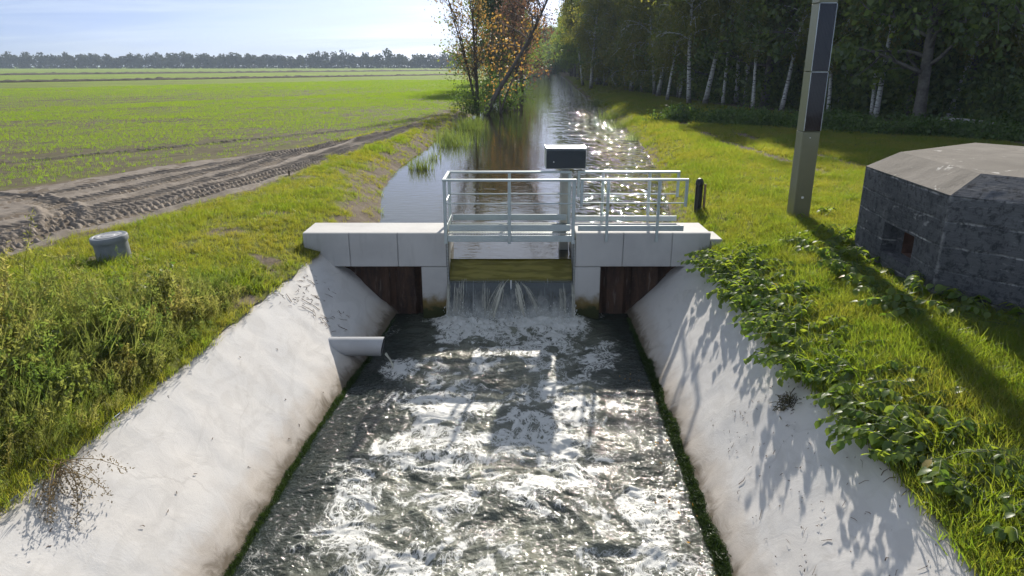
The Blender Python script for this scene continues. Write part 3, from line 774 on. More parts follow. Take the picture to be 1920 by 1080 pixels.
def waterfall():
    prof = [(13.14, -0.602), (13.10, -0.615), (13.05, -0.655), (12.99, -0.725), (12.93, -0.80), (12.88, -0.865), (12.85, -0.905), (12.825, -0.935)]
    nx = 90
    xs = np.linspace(-1.205, 1.165, nx)
    V = []
    for y, z in prof:
        for x in xs:
            k = abs(x + 0.02)
            V.append((x, y + 0.006 * math.sin(x * 9 + y * 40), z - 0.012 * math.exp(-(k / 0.09) ** 2) + 0.008 * float(pn(x * 3, y * 12, 80))))
    root = link('waterfall', mesh_np('waterfall', np.array(V), grid_faces(len(prof), nx)[:, ::-1], True), None, 'crest_water')
    tag(root, 'sheet of water falling over the olive gate into the pool', kind='stuff')
    # falling nappe, parted at the splitter
    nz = 60; nx = 240
    t = np.linspace(0, 1, nz); xs = np.linspace(-1, 1, nx)
    T, Xn = np.meshgrid(t, xs, indexing='ij')
    fallz = -0.935 - 0.82 * T
    y = 12.825 - 0.26 * np.sqrt(T) - 0.02 * T
    X = -0.02 + Xn * (1.185 + 0.075 * T)
    y = y + 0.010 * pn(X * 14, T * 2.0, 81) * (0.3 + T) + 0.03 * T * pn(X * 3, T * 1.2, 82) + 0.05 * np.exp(-(X + 0.02) ** 2 / 0.006) * T
    V = np.stack([X, y, fallz], -1).reshape(-1, 3)
    F = grid_faces(nz, nx)[:, ::-1]
    # ragged holes near the foot where the sheet tears
    tear = (pn(X * 6, T * 5, 83) + 0.6 * pn(X * 18, T * 10, 84) > 0.95).ravel()
    keep = ~(tear[F].all(1) & (T.ravel()[F].mean(1) > 0.45))
    o = link('nappe', mesh_np('nappe', V, F[keep], True, {'fall': T.ravel()}), root, 'falling_water')
    # thicker threads
    rnd = random.Random(5)
    tm = MB()
    strands = [(-0.07 + rnd.gauss(0, 0.02), -0.36 + rnd.gauss(0, 0.05), 0.007) for _ in range(16)] + [(0.03 + rnd.gauss(0, 0.02), 0.22 + rnd.gauss(0, 0.04), 0.007) for _ in range(16)]
    strands += [(0.06, 0.55 + rnd.gauss(0, 0.05), 0.004) for _ in range(7)] + [(-0.08, -0.55 + rnd.gauss(0, 0.05), 0.004) for _ in range(5)]
    for xc, w_, n_ in ((-1.03, 0.03, 9), (-0.93, 0.012, 4), (-0.50, 0.03, 6), (0.95, 0.03, 9), (1.16, 0.02, 8), (-1.2, 0.02, 8)):
        for _ in range(n_):
            q_ = xc + rnd.gauss(0, w_); strands.append((q_, q_ * 1.03 + rnd.gauss(0, 0.012), 0.0045))
    for x0, x1, r in strands:
        pts = []; rad = []; q0 = rnd.uniform(0, 0.25); q1 = rnd.uniform(0.55, 1.0)
        for i in range(13):
            q = q0 + (q1 - q0) * i / 12
            pts.append((x0 + (x1 - x0) * math.sqrt(q) + rnd.uniform(-1, 1) * 0.004, 12.800 - 0.27 * math.sqrt(q) - 0.03 * q, -0.93 - 0.82 * q)); rad.append(r * (0.4 + 0.9 * rnd.random()) * (1 if 0 < i < 12 else 0.3))
        tm.tube(pts, rad, 5)
    tm.build('water_threads', 'water_thread', root, True)
    # spray where it lands
    V = []; F = []
    bm = bmesh.new(); bmesh.ops.create_icosphere(bm, subdivisions=1, radius=1)
    bm.verts.index_update()
    iv = [q.co.copy() for q in bm.verts]; fi = [[q.index for q in f.verts] for f in bm.faces]; bm.free()
    for i in range(1500):
        x = rnd.uniform(-1.3, 1.25); h = abs(rnd.gauss(0, 0.13)); y = 12.5 + rnd.gauss(0, 0.14) - 0.1
        r = rnd.uniform(0.003, 0.010)
        o_ = len(V)
        V += [(x + q.x * r, y + q.y * r, Z_DN + 0.02 + h + q.z * r * 1.4) for q in iv]; F += [[k + o_ for k in f] for f in fi]
    link('spray', mesh_np('spray', V, F, True), root, 'spray')
    # drip from the outlet pipe
    tm = MB()
    for k in range(4):
        tm.tube([(-2.06, 10.42 + 0.02 * k - 0.03, -1.47), (-1.98 - 0.01 * k, 10.40 + 0.02 * k - 0.03, -1.55), (-1.93, 10.39 + 0.02 * k - 0.03, -1.72)], [0.014, 0.013, 0.016], 6)
    o = tm.build('pipe_trickle', 'water_thread', None, True)
    tag(o, 'thin trickle of water from the grey outlet pipe', kind='stuff')
waterfall()

def rapids():
    xs = np.arange(-3.2, 2.62, 0.0155); ys = np.arange(1.8, 12.98, 0.0165)
    Y, X = np.meshgrid(ys, xs, indexing='ij')
    # flow-carried, folded noise
    wx = fbm(X * 0.8, Y * 0.6, 3, 90); wy = fbm(X * 0.8 + 5, Y * 0.6, 3, 93)
    P = X + 0.35 * wx; Q = Y + 0.35 * wy
    w2 = fbm(P * 2.1, Q * 2.1, 3, 96); w3 = fbm(P * 2.1, Q * 2.1, 3, 99)
    P2 = P + 0.12 * w2; Q2 = Q + 0.12 * w3
    xc = X - np.interp(Y, [2, 6, 12.5], [-0.40, -0.20, 0.0])
    half = np.interp(Y, [2, 6, 9, 11.5, 12.6], [2.2, 2.1, 1.8, 1.65, 1.6])
    plume = sstep(1.05, 0.40, np.abs(xc + 0.45 * wx) / (half * 1.2))
    along = np.interp(Y, [2, 5, 6.5, 9, 11, 12.3, 12.8], [0.60, 0.70, 0.85, 0.92, 0.72, 0.95, 1.0])
    cov = plume * along
    blot = fbm(P2 * 1.2, Q2 * 1.0, 4, 102); fine = fbm(P2 * 5, Q2 * 4.4, 4, 115)
    foot = np.exp(-((Y - 12.40) / 0.45) ** 2) * sstep(1.7, 1.1, np.abs(X))
    foam = np.clip(cov * (0.21 + 0.70 * blot + 0.50 * fine) + 0.13 * sstep(-0.2, 0.5, blot + 0.3 * fine) + 0.60 * foot + 0.5 * np.exp(-((X + 1.85) / 0.22) ** 2 - ((Y - 10.3) / 0.35) ** 2), 0, 1.3)
    milk = np.clip(cov * (0.72 + 0.9 * fbm(P * 1.1, Q * 1.1, 3, 110)), 0, 1) * 0.9
    rough = 0.50 + 0.50 * np.clip(cov * 1.3, 0, 1)
    h = rough * (0.085 * fbm(P * 0.9, Q * 1.1, 3, 120) + 0.050 * fbm(P2 * 2.6, Q2 * 3.1, 2, 123)) + 0.020 * fbm(P2 * 5.6, Q2 * 7.0, 2, 124) + 0.0085 * pn(P2 * 15, Q2 * 19, 125) + 0.010 * np.clip(foam, 0, 1.2) * (1 + fine)
    h = h + 0.09 * foot * (0.6 + fbm(X * 5, Y * 5, 3, 127))
    edge = np.minimum(X - toe_l(Y), toe_r(Y) - X)
    h = h * (0.35 + 0.65 * sstep(0, 0.5, edge))
    V = np.stack([X + 0.02 * w2, Y, Z_DN + h], -1).reshape(-1, 3)
    me = mesh_np('pool_water', V, grid_faces(len(ys), len(xs)), True, {'foam': foam.ravel(), 'milk': milk.ravel()})
    o = link('pool_water', me, None, 'white_water')
    tag(o, 'turbulent foaming water in the channel below the weir', kind='structure')
rapids()

# ------------------------------------------------------------------ footbridge and rails
fb = empty('footbridge', (-0.05, 13.1, -0.15), 'grey metal footbridge with railings over the weir gate', 'footbridge')
AL = 'aluminium_paint'
MB().box(-1.20, 1.11, 12.625, 12.66, -0.155, -0.035, 0.004).build('side_beam', AL, fb)
MB().box(-1.20, 1.11, 13.565, 13.60, -0.155, -0.035, 0.004).build('side_beam', AL, fb)
gm = MB()
for i in range(78): gm.box(-1.19 + i * 0.0295, -1.184 + i * 0.0295, 12.67, 13.56, -0.030, 0.002)
dk = gm.build('grating', 'grating_green', fb)
gm = MB()
for k in range(9): gm.box(-1.195, 1.105, 12.672 + k * 0.11, 12.678 + k * 0.11, -0.012, 0.004)
gm.build('cross_bar', 'galvanised', dk)
gm = MB()
for i in range(78): gm.box(-1.192 + i * 0.0295, -1.182 + i * 0.0295, 12.650, 12.668, -0.032, 0.016)
gm.build('edge_teeth', 'galvanised', dk)
for y in (12.64, 13.585):
    MB().box(-1.175, 1.085, y - 0.008, y + 0.008, 0.052, 0.172, 0.003).build('toe_board', AL, fb)
    f_ = y < 13
    yy = y - 0.035 if f_ else y + 0.035
    MB().box(-1.275, 1.175, yy - 0.032, yy + 0.032, 0.985, 1.025, 0.006).build('handrail', AL, fb)
    MB().tube([(-1.22, yy, 0.575), (1.12, yy, 0.575)], 0.013, 8).build('mid_rail', AL, fb, True)
    for x in (-1.235, -0.05, 1.135):
        ps = MB().box(x - 0.03, x + 0.03, yy - 0.022, yy + 0.022, -0.185, 0.984, 0.005).build('post', AL, fb)
        for z in (-0.13, -0.06):
            MB().tube([(x, yy - (0.030 if f_ else -0.030), z), (x, yy, z)], 0.010, 8).build('bolt', 'bolt_steel', ps)
MB().box(-1.272, -1.212, 12.640, 13.585, 0.987, 1.023, 0.006).build('end_rail', AL, fb)
MB().tube([(-1.235, 12.63, 0.575), (-1.235, 13.60, 0.575)], 0.013, 8).build('end_mid_rail', AL, fb, True)
MB().box(-1.213, -1.197, 12.66, 13.57, 0.052, 0.172, 0.003).build('end_toe_board', AL, fb)
for x in (-0.98, 0.88):
    for z in (-0.11,):
        MB().tube([(x, 12.617, z), (x, 12.64, z)], 0.014, 8).build('bolt', 'bolt_steel', fb)

def guard(x0, x1, y, posts, front, label):
    root = empty('guard_rail', ((x0 + x1) / 2, y, 0), label, 'railing', 'guard rails on the beam')
    MB().box(x0, x1, y - 0.03, y + 0.03, 0.985, 1.025, 0.006).build('handrail', AL, root)
    for x in (x0 + 0.028, x1 - 0.028):
        MB().box(x - 0.026, x + 0.026, y - 0.022, y + 0.022, 0.51, 0.984, 0.005).build('end_post', AL, root)
    MB().tube([(x0 + 0.03, y, 0.575), (x1 - 0.03, y, 0.575)], 0.013, 8).build('mid_rail', AL, root, True)
    for x in posts:
        ps = MB().box(x - 0.026, x + 0.026, y - 0.022, y + 0.022, -0.16, 0.984, 0.005).build('post', AL, root)
        for z in (-0.11, -0.05):
            s = -1 if front else 1
            MB().tube([(x, y + s * 0.03, z), (x, y, z)], 0.010, 8).build('bolt', 'bolt_steel', ps)
    s = 0.040 if front else -0.040
    MB().box(x0 - 0.02, x1 - 0.02, y + s - 0.008, y + s + 0.008, 0.035, 0.14, 0.003).build('toe_board', AL, root)
guard(1.255, 3.235, 12.672, (1.77, 2.71), True, 'grey guard rail along the beam edge facing the pool')
guard(1.285, 3.30, 13.63, (1.79, 2.71), False, 'grey guard rail along the beam edge facing the canal')

cb_ = empty('control_cabinet', (1.05, 13.95, -0.6), 'black fronted control box on a pale column behind the footbridge', 'control box')
MB().box(0.66, 1.45, 13.66, 14.25, 1.06, 1.44, 0.01).build('body', 'galvanised', cb_)
MB().box(0.672, 1.438, 13.630, 13.657, 1.075, 1.425, 0.006).build('front_door', 'cabinet_front', cb_)
MB().tube([(0.815, 13.620, 1.20), (0.815, 13.64, 1.20)], 0.013, 10).build('lock', 'bolt_steel', cb_)
MB().box(0.655, 1.455, 13.64, 14.26, 1.443, 1.458, 0.004).build('lid', 'lid_metal', cb_)
for x in (0.655, 1.441): MB().box(x, x + 0.014, 13.64, 14.26, 1.460, 1.474, 0.003).build('lid_edge', 'galvanised', cb_)
cm_ = MB()
cm_.box(0.97, 1.15, 13.76, 14.05, -1.4, 1.055, 0.01)
cl = cm_.build('column', 'box_column', cb_)
rm = MB()
for i in range(6): rm.box(0.978 + i * 0.028, 0.992 + i * 0.028, 13.748, 13.758, -0.58, 1.04)
rm.build('rib', 'box_column', cl)

# ------------------------------------------------------------------ pole with solar panels
px, py = 5.96, 14.24
sp = empty('solar_mast', (px, py, 0), 'tall square olive mast with black solar panels beside the bunker', 'mast')
h = 0.172
MB().box(px - h, px + h, py - h, py + h, -0.4, 1.735, 0.01).build('shaft', 'olive_paint', sp)
MB().box(px - h, px + h, py - h, py + h, 1.742, 2.872, 0.01).build('shaft', 'olive_paint', sp)
MB().box(px - h, px + h, py - h, py + h, 2.882, 4.115, 0.01).build('shaft', 'olive_paint', sp)
MB().box(px - h - 0.004, px + h + 0.004, py - h - 0.004, py + h + 0.004, 4.122, 5.4, 0.01).build('shaft', 'olive_paint', sp)
for z0, z1 in ((1.755, 2.862), (2.892, 4.105)):
    p_ = MB().box(px - h + 0.016, px + h - 0.016, py - h - 0.012, py - h - 0.002, z0, z1, 0.002).build('solar_panel', 'solar_cells', sp)
    for x in (px - h + 0.002, px + h - 0.012):
        MB().box(x, x + 0.010, py - h - 0.014, py - h - 0.002, z0, z1).build('trim', 'galvanised', p_)
    MB().box(px - h + 0.016, px + h - 0.016, py - h - 0.014, py - h - 0.003, z1 + 0.004, z1 + 0.016).build('trim', 'galvanised', p_)
for x, z in ((px - 0.02, 0.42), (px - 0.02, 1.62)):
    MB().tube([(x, py - h - 0.012, z), (x, py - h + 0.01, z)], 0.026 if z < 1 else 0.01, 14).build('cap', 'white_plastic', sp)

# ------------------------------------------------------------------ bollard, stake, chamber, pipe
gb = float(gz(4.35, 16.04))
bo = empty('bollard', (4.35, 16.04, gb), 'black round topped bollard on the bank behind the guard rail', 'bollard')
MB().lathe(4.35, 16.04, [(0.085, gb - 0.2), (0.085, gb + 0.60), (0.078, gb + 0.605), (0.078, gb + 0.62)], 20).build('shaft', 'bollard_black', bo, True)
MB().lathe(4.35, 16.04, [(0.09, gb + 0.622), (0.094, gb + 0.65), (0.088, gb + 0.72), (0.065, gb + 0.765), (0.03, gb + 0.785)], 20).build('cap', 'bollard_black', bo, True)
o = MB().box(4.455, 4.50, 15.98, 16.03, gb - 0.2, gb + 0.66, 0.004).build('wooden_stake', 'stake_wood')
tag(o, 'thin wooden stake standing beside the black bollard', 'stake')
gc = float(gz(-6.32, 19.72))
o = MB().box(-6.345, -6.30, 19.70, 19.74, gc - 0.2, gc + 0.16, 0.006).build('marker_peg', 'bark_brown')
tag(o, 'short dark peg in the grass beside the muddy headland', 'peg')

gch = float(gz(-6.5, 10.95))
ch = empty('inspection_chamber', (-6.5, 10.95, gch), 'grey plastic inspection chamber with round lid on the grass', 'inspection chamber')
o1 = MB().lathe(0, 0, [(0.255, -0.25), (0.255, 0.30), (0.262, 0.305), (0.262, 0.335)], 40).build('barrel', 'manhole_plastic', ch, True)
o2 = MB().lathe(0, 0, [(0.277, 0.296), (0.281, 0.315), (0.281, 0.375), (0.270, 0.392), (0.235, 0.394), (0.228, 0.388), (0.05, 0.388)], 40).build('lid', 'manhole_plastic', ch, True)
o3 = MB().lathe(0, 0, [(0.195, 0.390), (0.195, 0.398), (0.150, 0.399), (0.145, 0.393), (0.10, 0.393), (0.095, 0.400), (0.02, 0.401)], 32).build('lid_ring', 'manhole_lid', o2, True)
for q in (o1, o2): q.matrix_parent_inverse = Matrix.Identity(4)
ch.rotation_euler = (R(3), R(-4), 0)

pp = empty('outlet_pipe', (-2.55, 10.42, -1.35), 'short grey plastic outlet pipe sticking out of the concrete slope', 'pipe')
m_ = MB(); n = 32
rings = [(-3.2, 0.155), (-2.10, 0.155), (-2.10, 0.142), (-3.1, 0.142)]
v = []
for x, r in rings:
    for k in range(n):
        a = 2 * math.pi * k / n; v.append((x + 0.03 * math.sin(a) * (x > -2.5), 10.42 + r * math.cos(a), -1.345 + r * math.sin(a)))
f = [(i * n + k, i * n + (k + 1) % n, (i + 1) * n + (k + 1) % n, (i + 1) * n + k) for i in range(2) for k in range(n)]
m_.add(v[:3 * n], f).build('outer_wall', 'pipe_grey', pp, True)
m_ = MB(); f = [(k, (k + 1) % n, n + (k + 1) % n, n + k) for k in range(n)]
m_.add(v[2 * n:], f + [tuple(range(n, 2 * n))]).build('bore', 'pipe_inside', pp, True)

# ------------------------------------------------------------------ bunker
def bunker():
    root = empty('bunker', (8, 10.2, -0.3), 'dark weathered concrete bunker with a small embrasure beside the channel', 'bunker')
    P = [(5.89, 11.6), (5.65, 8.87), (7.35, 7.0), (10.0, 7.3), (10.8, 10.3), (8.5, 13.35)]
    n = len(P); c = Vector((sum(p[0] for p in P) / n, sum(p[1] for p in P) / n))
    z0, z1, z2 = -0.4, 1.40, 1.66
    def inset(d):
        out_ = []
        for i in range(n):
            a, b, e = Vector(P[i - 1]), Vector(P[i]), Vector(P[(i + 1) % n])
            n1 = (b - a).normalized(); n2 = (e - b).normalized()
            p1 = Vector((-n1.y, n1.x)); p2 = Vector((-n2.y, n2.x))
            if p1.dot(c - b) < 0: p1 = -p1
            if p2.dot(c - b) < 0: p2 = -p2
            bis = (p1 + p2).normalized(); out_.append(b + bis * (d / max(0.3, bis.dot(p1))))
        return out_
    top = inset(0.42); inn = inset(0.55)
    walls = MB()
    for i in range(n):
        a, b = P[i], P[(i + 1) % n]
        if i == 0:
            continue
        nu, nv = 24, 10
        v = []
        for j in range(nv + 1):
            for k in range(nu + 1):
                t = k / nu; z = z0 + (z1 - z0) * j / nv
                x = a[0] + (b[0] - a[0]) * t; y = a[1] + (b[1] - a[1]) * t
                e = 0.012 * float(fbm(x * 2 + y, z * 4, 3, 130)) * (1 if 0 < k < nu else 0)
                v.append((x + e, y + e, z))
        walls.add(v, [(j * (nu + 1) + k, j * (nu + 1) + k + 1, (j + 1) * (nu + 1) + k + 1, (j + 1) * (nu + 1) + k) for j in range(nv) for k in range(nu)])
    # face with the embrasure: a ring of quads round the opening, then a stepped reveal
    a, b = Vector(P[0]), Vector(P[1])
    d = (b - a); L = d.length; d.normalize(); nin = Vector((-d.y, d.x))
    if nin.dot(c - a) < 0: nin = -nin
    def pt(s, z, dep=0.0):
        q = a + d * s + nin * dep; return (q.x, q.y, z)
    s0, s1, h0, h1 = 1.02, 2.02, 0.22, 0.68
    ss = [0, 0.4, 0.8, s0, (s0 + s1) / 2, s1, 2.2, 2.5, L]; hs = [z0, 0.0, h0, (h0 + h1) / 2, h1, 0.95, 1.2, z1]
    v = [pt(s, z, 0.010 * float(pn(s * 3, z * 5, 131)) * (0 < i < 8 and 0 < j < 7 and s not in (s0, s1))) for j, z in enumerate(hs) for i, s in enumerate(ss)]
    k = len(ss)
    walls.add(v, [(j * k + i, j * k + i + 1, (j + 1) * k + i + 1, (j + 1) * k + i) for j in range(len(hs) - 1) for i in range(k - 1) if not (s0 <= (ss[i] + ss[i + 1]) / 2 <= s1 and h0 <= (hs[j] + hs[j + 1]) / 2 <= h1)])
    w_o = walls.build('wall', 'bunker_wall', root)
    em = MB()
    R0 = [(s0, h0), (s1, h0), (s1, h1), (s0, h1)]
    R1 = [(s0 + 0.05, h0 + 0.02), (s1 - 0.01, h0 + 0.02), (s1 - 0.01, h1 - 0.01), (s0 + 0.05, h1 - 0.01)]
    R2 = [(s0 + 0.26, h0 + 0.03), (s1 - 0.02, h0 + 0.03), (s1 - 0.02, h1 - 0.02), (s0 + 0.26, h1 - 0.02)]
    ringp = [[pt(s, z, 0) for s, z in R0], [pt(s, z, 0.20) for s, z in R1], [pt(s, z, 0.201) for s, z in R2]]
    v = [q for r in ringp for q in r]
    em.add(v, [(i * 4 + j, i * 4 + (j + 1) % 4, (i + 1) * 4 + (j + 1) % 4, (i + 1) * 4 + j) for i in range(2) for j in range(4)])
    e_o = em.build('embrasure', 'bunker_wall', root)
    im = MB()
    v = [pt(s, z, 0.203) for s, z in R2] + [pt(s, z, 0.85) for s, z in R2]
    im.add(v, [(0, 1, 5, 4), (1, 2, 6, 5), (2, 3, 7, 6), (3, 0, 4, 7), (4, 5, 6, 7)]).build('inner_reveal', 'brick_inside', e_o)
    # roof: chamfer and slightly domed top
    rm_ = MB(); fm_ = MB()
    for i in range(n):
        a2, b2 = P[i], P[(i + 1) % n]; t2, u2 = top[i], top[(i + 1) % n]
        nu = 14; v = []
        for j in range(4):
            q = j / 3
            for k2 in range(nu + 1):
                t = k2 / nu
                x = (a2[0] + (b2[0] - a2[0]) * t) * (1 - q) + (t2.x + (u2.x - t2.x) * t) * q
                y = (a2[1] + (b2[1] - a2[1]) * t) * (1 - q) + (t2.y + (u2.y - t2.y) * t) * q
                e = 0.012 * float(fbm(x * 3, y * 3, 2, 133)) * (0 < k2 < nu) * (0 < j < 3)
                v.append((x, y, z1 + 0.001 + (z2 - z1) * q + e))
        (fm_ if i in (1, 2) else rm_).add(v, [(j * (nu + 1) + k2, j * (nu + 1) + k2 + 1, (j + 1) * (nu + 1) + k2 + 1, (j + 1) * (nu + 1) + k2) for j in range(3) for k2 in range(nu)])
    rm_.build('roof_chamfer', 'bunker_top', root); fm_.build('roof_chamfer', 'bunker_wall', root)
    tv = [(t.x, t.y, z2 + 0.001) for t in top] + [((t.x + c.x) / 2, (t.y + c.y) / 2, z2 + 0.03) for t in top] + [(c.x, c.y, z2 + 0.05)]
    MB().add(tv, [(i, (i + 1) % n, n + (i + 1) % n, n + i) for i in range(n)] + [(n + i, n + (i + 1) % n, 2 * n) for i in range(n)]).build('roof', 'bunker_top', root)
bunker()

# ------------------------------------------------------------------ plants: shared builders
rs = np.random.RandomState(3)
def leaves_mesh(name, cen, size, wid=0.62, tint=None, up=0.0, seed=0):
    """one small folded face pair per leaf, at random angles"""
    r = np.random.RandomState(seed); N = len(cen)
    cen = np.asarray(cen, float)
    d = r.normal(size=(N, 3)); d[:, 2] -= up; d /= np.linalg.norm(d, axis=1)[:, None]
    q = r.normal(size=(N, 3)); q -= d * (q * d).sum(1)[:, None]; q /= np.linalg.norm(q, axis=1)[:, None]
    nn = np.cross(d, q)
    s = (np.asarray(size) * (0.65 + 0.7 * r.rand(N)))[:, None]
    tip = cen + d * s; bas = cen - d * s * 0.9
    l = cen + q * s * wid + nn * s * wid * 0.3; rt = cen - q * s * wid + nn * s * wid * 0.3
    V = np.stack([bas, rt, tip, l], 1).reshape(-1, 3)
    F = np.arange(N * 4).reshape(-1, 4)
    t = r.rand(N) if tint is None else np.asarray(tint)
    return mesh_np(name, V, F, False, {'tint': np.repeat(t, 4)})
def clumpy_tint(c, r, sc_=0.5):
    return np.clip(0.5 + 0.9 * fbm(c[:, 0] * sc_ + c[:, 2] * 0.3, c[:, 1] * sc_ + c[:, 2] * sc_, 2, 140) + 0.25 * r.normal(size=len(c)), 0, 1)

def gen_tree(seed, H, r0, lean=(0, 0), cb=0.35, cr=2.5, nb=24, leaf_n=6000, lsize=0.13, droop=0.0, rise=0.5, spread=0.32, bend=0.25, stems=1, sides=8, sub=4):
    r = np.random.RandomState(seed); m = MB(); tips = []
    for st in range(stems):
        sl = np.array(lean, float)
        if stems > 1:
            a = 2 * math.pi * st / stems + r.rand(); sl = sl + 0.22 * np.array([math.cos(a), math.sin(a)]) * (0.5 + r.rand())
        hh = H * (1 if st == 0 else 0.7 + 0.3 * r.rand()); rr0 = r0 * (1 if st == 0 else 0.75)
        n = 13; ph = r.rand(4) * 6.28
        path = []
        for i in range(n):
            t = i / (n - 1)
            path.append(np.array([sl[0] * hh * t + bend * (math.sin(t * 4 + ph[0]) - math.sin(ph[0])) * t, sl[1] * hh * t + bend * (math.sin(t * 3.4 + ph[1]) - math.sin(ph[1])) * t, hh * t - (0.25 if i == 0 else 0)]))
        path = np.array(path); rad = [rr0 * (1.25 if i == 0 else 1.0) * (1 - 0.9 * (i / (n - 1)) ** 0.9) + 0.008 for i in range(n)]
        m.tube(path, rad, sides)
        for b in range(nb // stems):
            t = cb + (1 - cb) * ((b + r.rand()) / (nb // stems)) ** 0.9
            t = min(t, 0.985)
            k = t * (n - 1); i0 = int(k); p0 = path[i0] * (1 - (k - i0)) + path[min(i0 + 1, n - 1)] * (k - i0)
            q = (t - cb) / (1 - cb); L = cr * (0.45 + 1.0 * math.sin(math.pi * (0.18 + 0.78 * q)) ** 0.8) * (0.65 + 0.5 * r.rand()) * (1.05 - 0.55 * q)
            az = b * 2.4 + r.rand() * 1.2; el = rise * (0.6 + 0.8 * r.rand()) + 0.35 * q
            d = np.array([math.cos(az) * math.cos(el), math.sin(az) * math.cos(el), math.sin(el)])
            bp = [p0]; ns = 6
            for s_ in range(ns):
                d = d + r.normal(size=3) * 0.13 + np.array([0, 0, -droop * 0.16 * s_ / ns * 2]); d /= np.linalg.norm(d)
                bp.append(bp[-1] + d * L / ns)
            br = max(0.012, rad[i0] * 0.42)
            m.tube(bp, [br * (1 - 0.85 * s_ / ns) + 0.004 for s_ in range(ns + 1)], 5, False)
            for u in range(sub):
                kk = 1 + int(r.rand() * (ns - 0.01)); p1 = bp[min(kk, ns)]
                d2 = d + r.normal(size=3) * 0.75; d2[2] += 0.15 - droop * 0.6; d2 /= np.linalg.norm(d2)
                L2 = L * (0.25 + 0.3 * r.rand()); tp = [p1]
                for s_ in range(3):
                    d2 = d2 + r.normal(size=3) * 0.18 - np.array([0, 0, droop * 0.3]); d2 /= np.linalg.norm(d2); tp.append(tp[-1] + d2 * L2 / 3)
                m.tube(tp, [br * 0.35 + 0.003, br * 0.25 + 0.002, br * 0.15 + 0.002, 0.002], 4, False)
                tips += [(tp[1], 0.6), (tp[2], 0.9), (tp[3], 1.1)]
            tips += [(bp[4], 0.5), (bp[5], 0.8), (bp[6], 1.0)]
    tp = np.array([t[0] for t in tips]); w = np.array([t[1] for t in tips]) * (0.3 + r.rand(len(tips)) ** 1.5)
    idx = r.choice(len(tp), leaf_n, p=w / w.sum())
    off = r.normal(size=(leaf_n, 3)) * spread * cr / 2.5
    off[:, 2] -= np.abs(r.normal(size=leaf_n)) * droop * 0.55 * cr / 2.5
    cen = tp[idx] + off
    me_w = bpy.data.meshes.new('trunk'); me_w.from_pydata(m.v, [], m.f); me_w.update(); me_w.polygons.foreach_set('use_smooth', np.ones(len(me_w.polygons), bool))
    me_l = leaves_mesh('crown', cen, lsize, tint=clumpy_tint(cen, r), up=0.4 + droop, seed=seed + 1)
    return me_w, me_l
def tree_obj(name, meshes, loc, rot, scale, label, cat, group, bark, leaf):
    me_w, me_l = meshes
    if not me_w.materials: me_w.materials.append(M[bark])
    if not me_l.materials: me_l.materials.append(M[leaf])
    o = bpy.data.objects.new(name, None); COL.objects.link(o)
    o.location = loc; o.rotation_euler = (0, 0, rot); o.scale = (scale, scale, scale); o.empty_display_size = 0.3
    if 'birch_bark' == bark: o.rotation_euler = (0.09 * math.sin(loc[0] * 37.1), 0.13 * math.sin(loc[1] * 23.7), rot)
    tag(o, label, cat, group)
    for nm, me in (('trunk', me_w), ('crown', me_l)):
        c = bpy.data.objects.new(nm, me); COL.objects.link(c); c.parent = o
    return o

# ------------------------------------------------------------------ trees on the field-side bank
t_alder = gen_tree(11, 9.4, 0.12, (-0.10, 0.0), 0.14, 1.9, 64, 2100, 0.08, 0.1, 0.95, 0.34, 0.25, stems=5, sub=6)
tree_obj('alder_tree', t_alder, (-2.5, 52.5, -0.35), 0.6, 1.0, 'thin leaved alder with several stems on the bank, before the leaning birch', 'tree', None, 'bark_brown', 'leaf_alder')
t_lean = gen_tree(21, 10.5, 0.20, (0.60, 0.06), 0.40, 3.2, 30, 500, 0.09, 0.0, 0.75, 0.30, 0.5, sub=7)
tree_obj('leaning_birch', t_lean, (-2.0, 54.5, -0.4), 0.0, 1.0, 'bare dark birch leaning far out over the canal from the bank', 'tree', None, 'bark_grey', 'leaf_russet')
t_orange = gen_tree(31, 7.4, 0.07, (0.12, 0.02), 0.12, 1.5, 26, 600, 0.105, 0.25, 0.6, 0.42, 0.3, stems=2, sub=5)
tree_obj('orange_birch', t_orange, (-0.9, 55.8, -0.45), 0.3, 1.0, 'small bright orange leaved tree between the alder and the leaning birch', 'tree', None, 'bark_grey', 'leaf_orange')
t_russet = gen_tree(41, 9.2, 0.2, (0.02, 0.0), 0.13, 2.6, 46, 2800, 0.115, 0.15, 0.5, 0.42, 0.3, sub=6)
tree_obj('russet_oak', t_russet, (0.4, 76, 0), 0.0, 1.0, 'russet brown leaved tree behind the leaning birch', 'tree', None, 'bark_brown', 'leaf_russet')
tree_obj('russet_oak', t_russet, (1.2, 92, 0), 2.0, 1.35, 'farther russet tree closing the canal view', 'tree', None, 'bark_brown', 'leaf_russet')
t_green = gen_tree(51, 13.0, 0.25, (0.0, 0.0), 0.10, 3.8, 46, 15000, 0.16, 0.2, 0.5, 0.45, 0.3, sub=6)
for i, (x, y, s_) in enumerate(((-2.6, 90, 0.95), (-1.0, 125, 1.1), (0.2, 160, 1.1), (3.0, 215, 1.2), (7.0, 280, 1.2))):
    tree_obj('bank_tree', t_green, (x, y, 0), i * 1.3, s_, 'dark green tree on the field bank, number %s back behind the russet tree' % ('one', 'two', 'three', 'four', 'five')[i], 'tree', 'green trees along the field bank', 'bark_brown', 'leaf_wood')
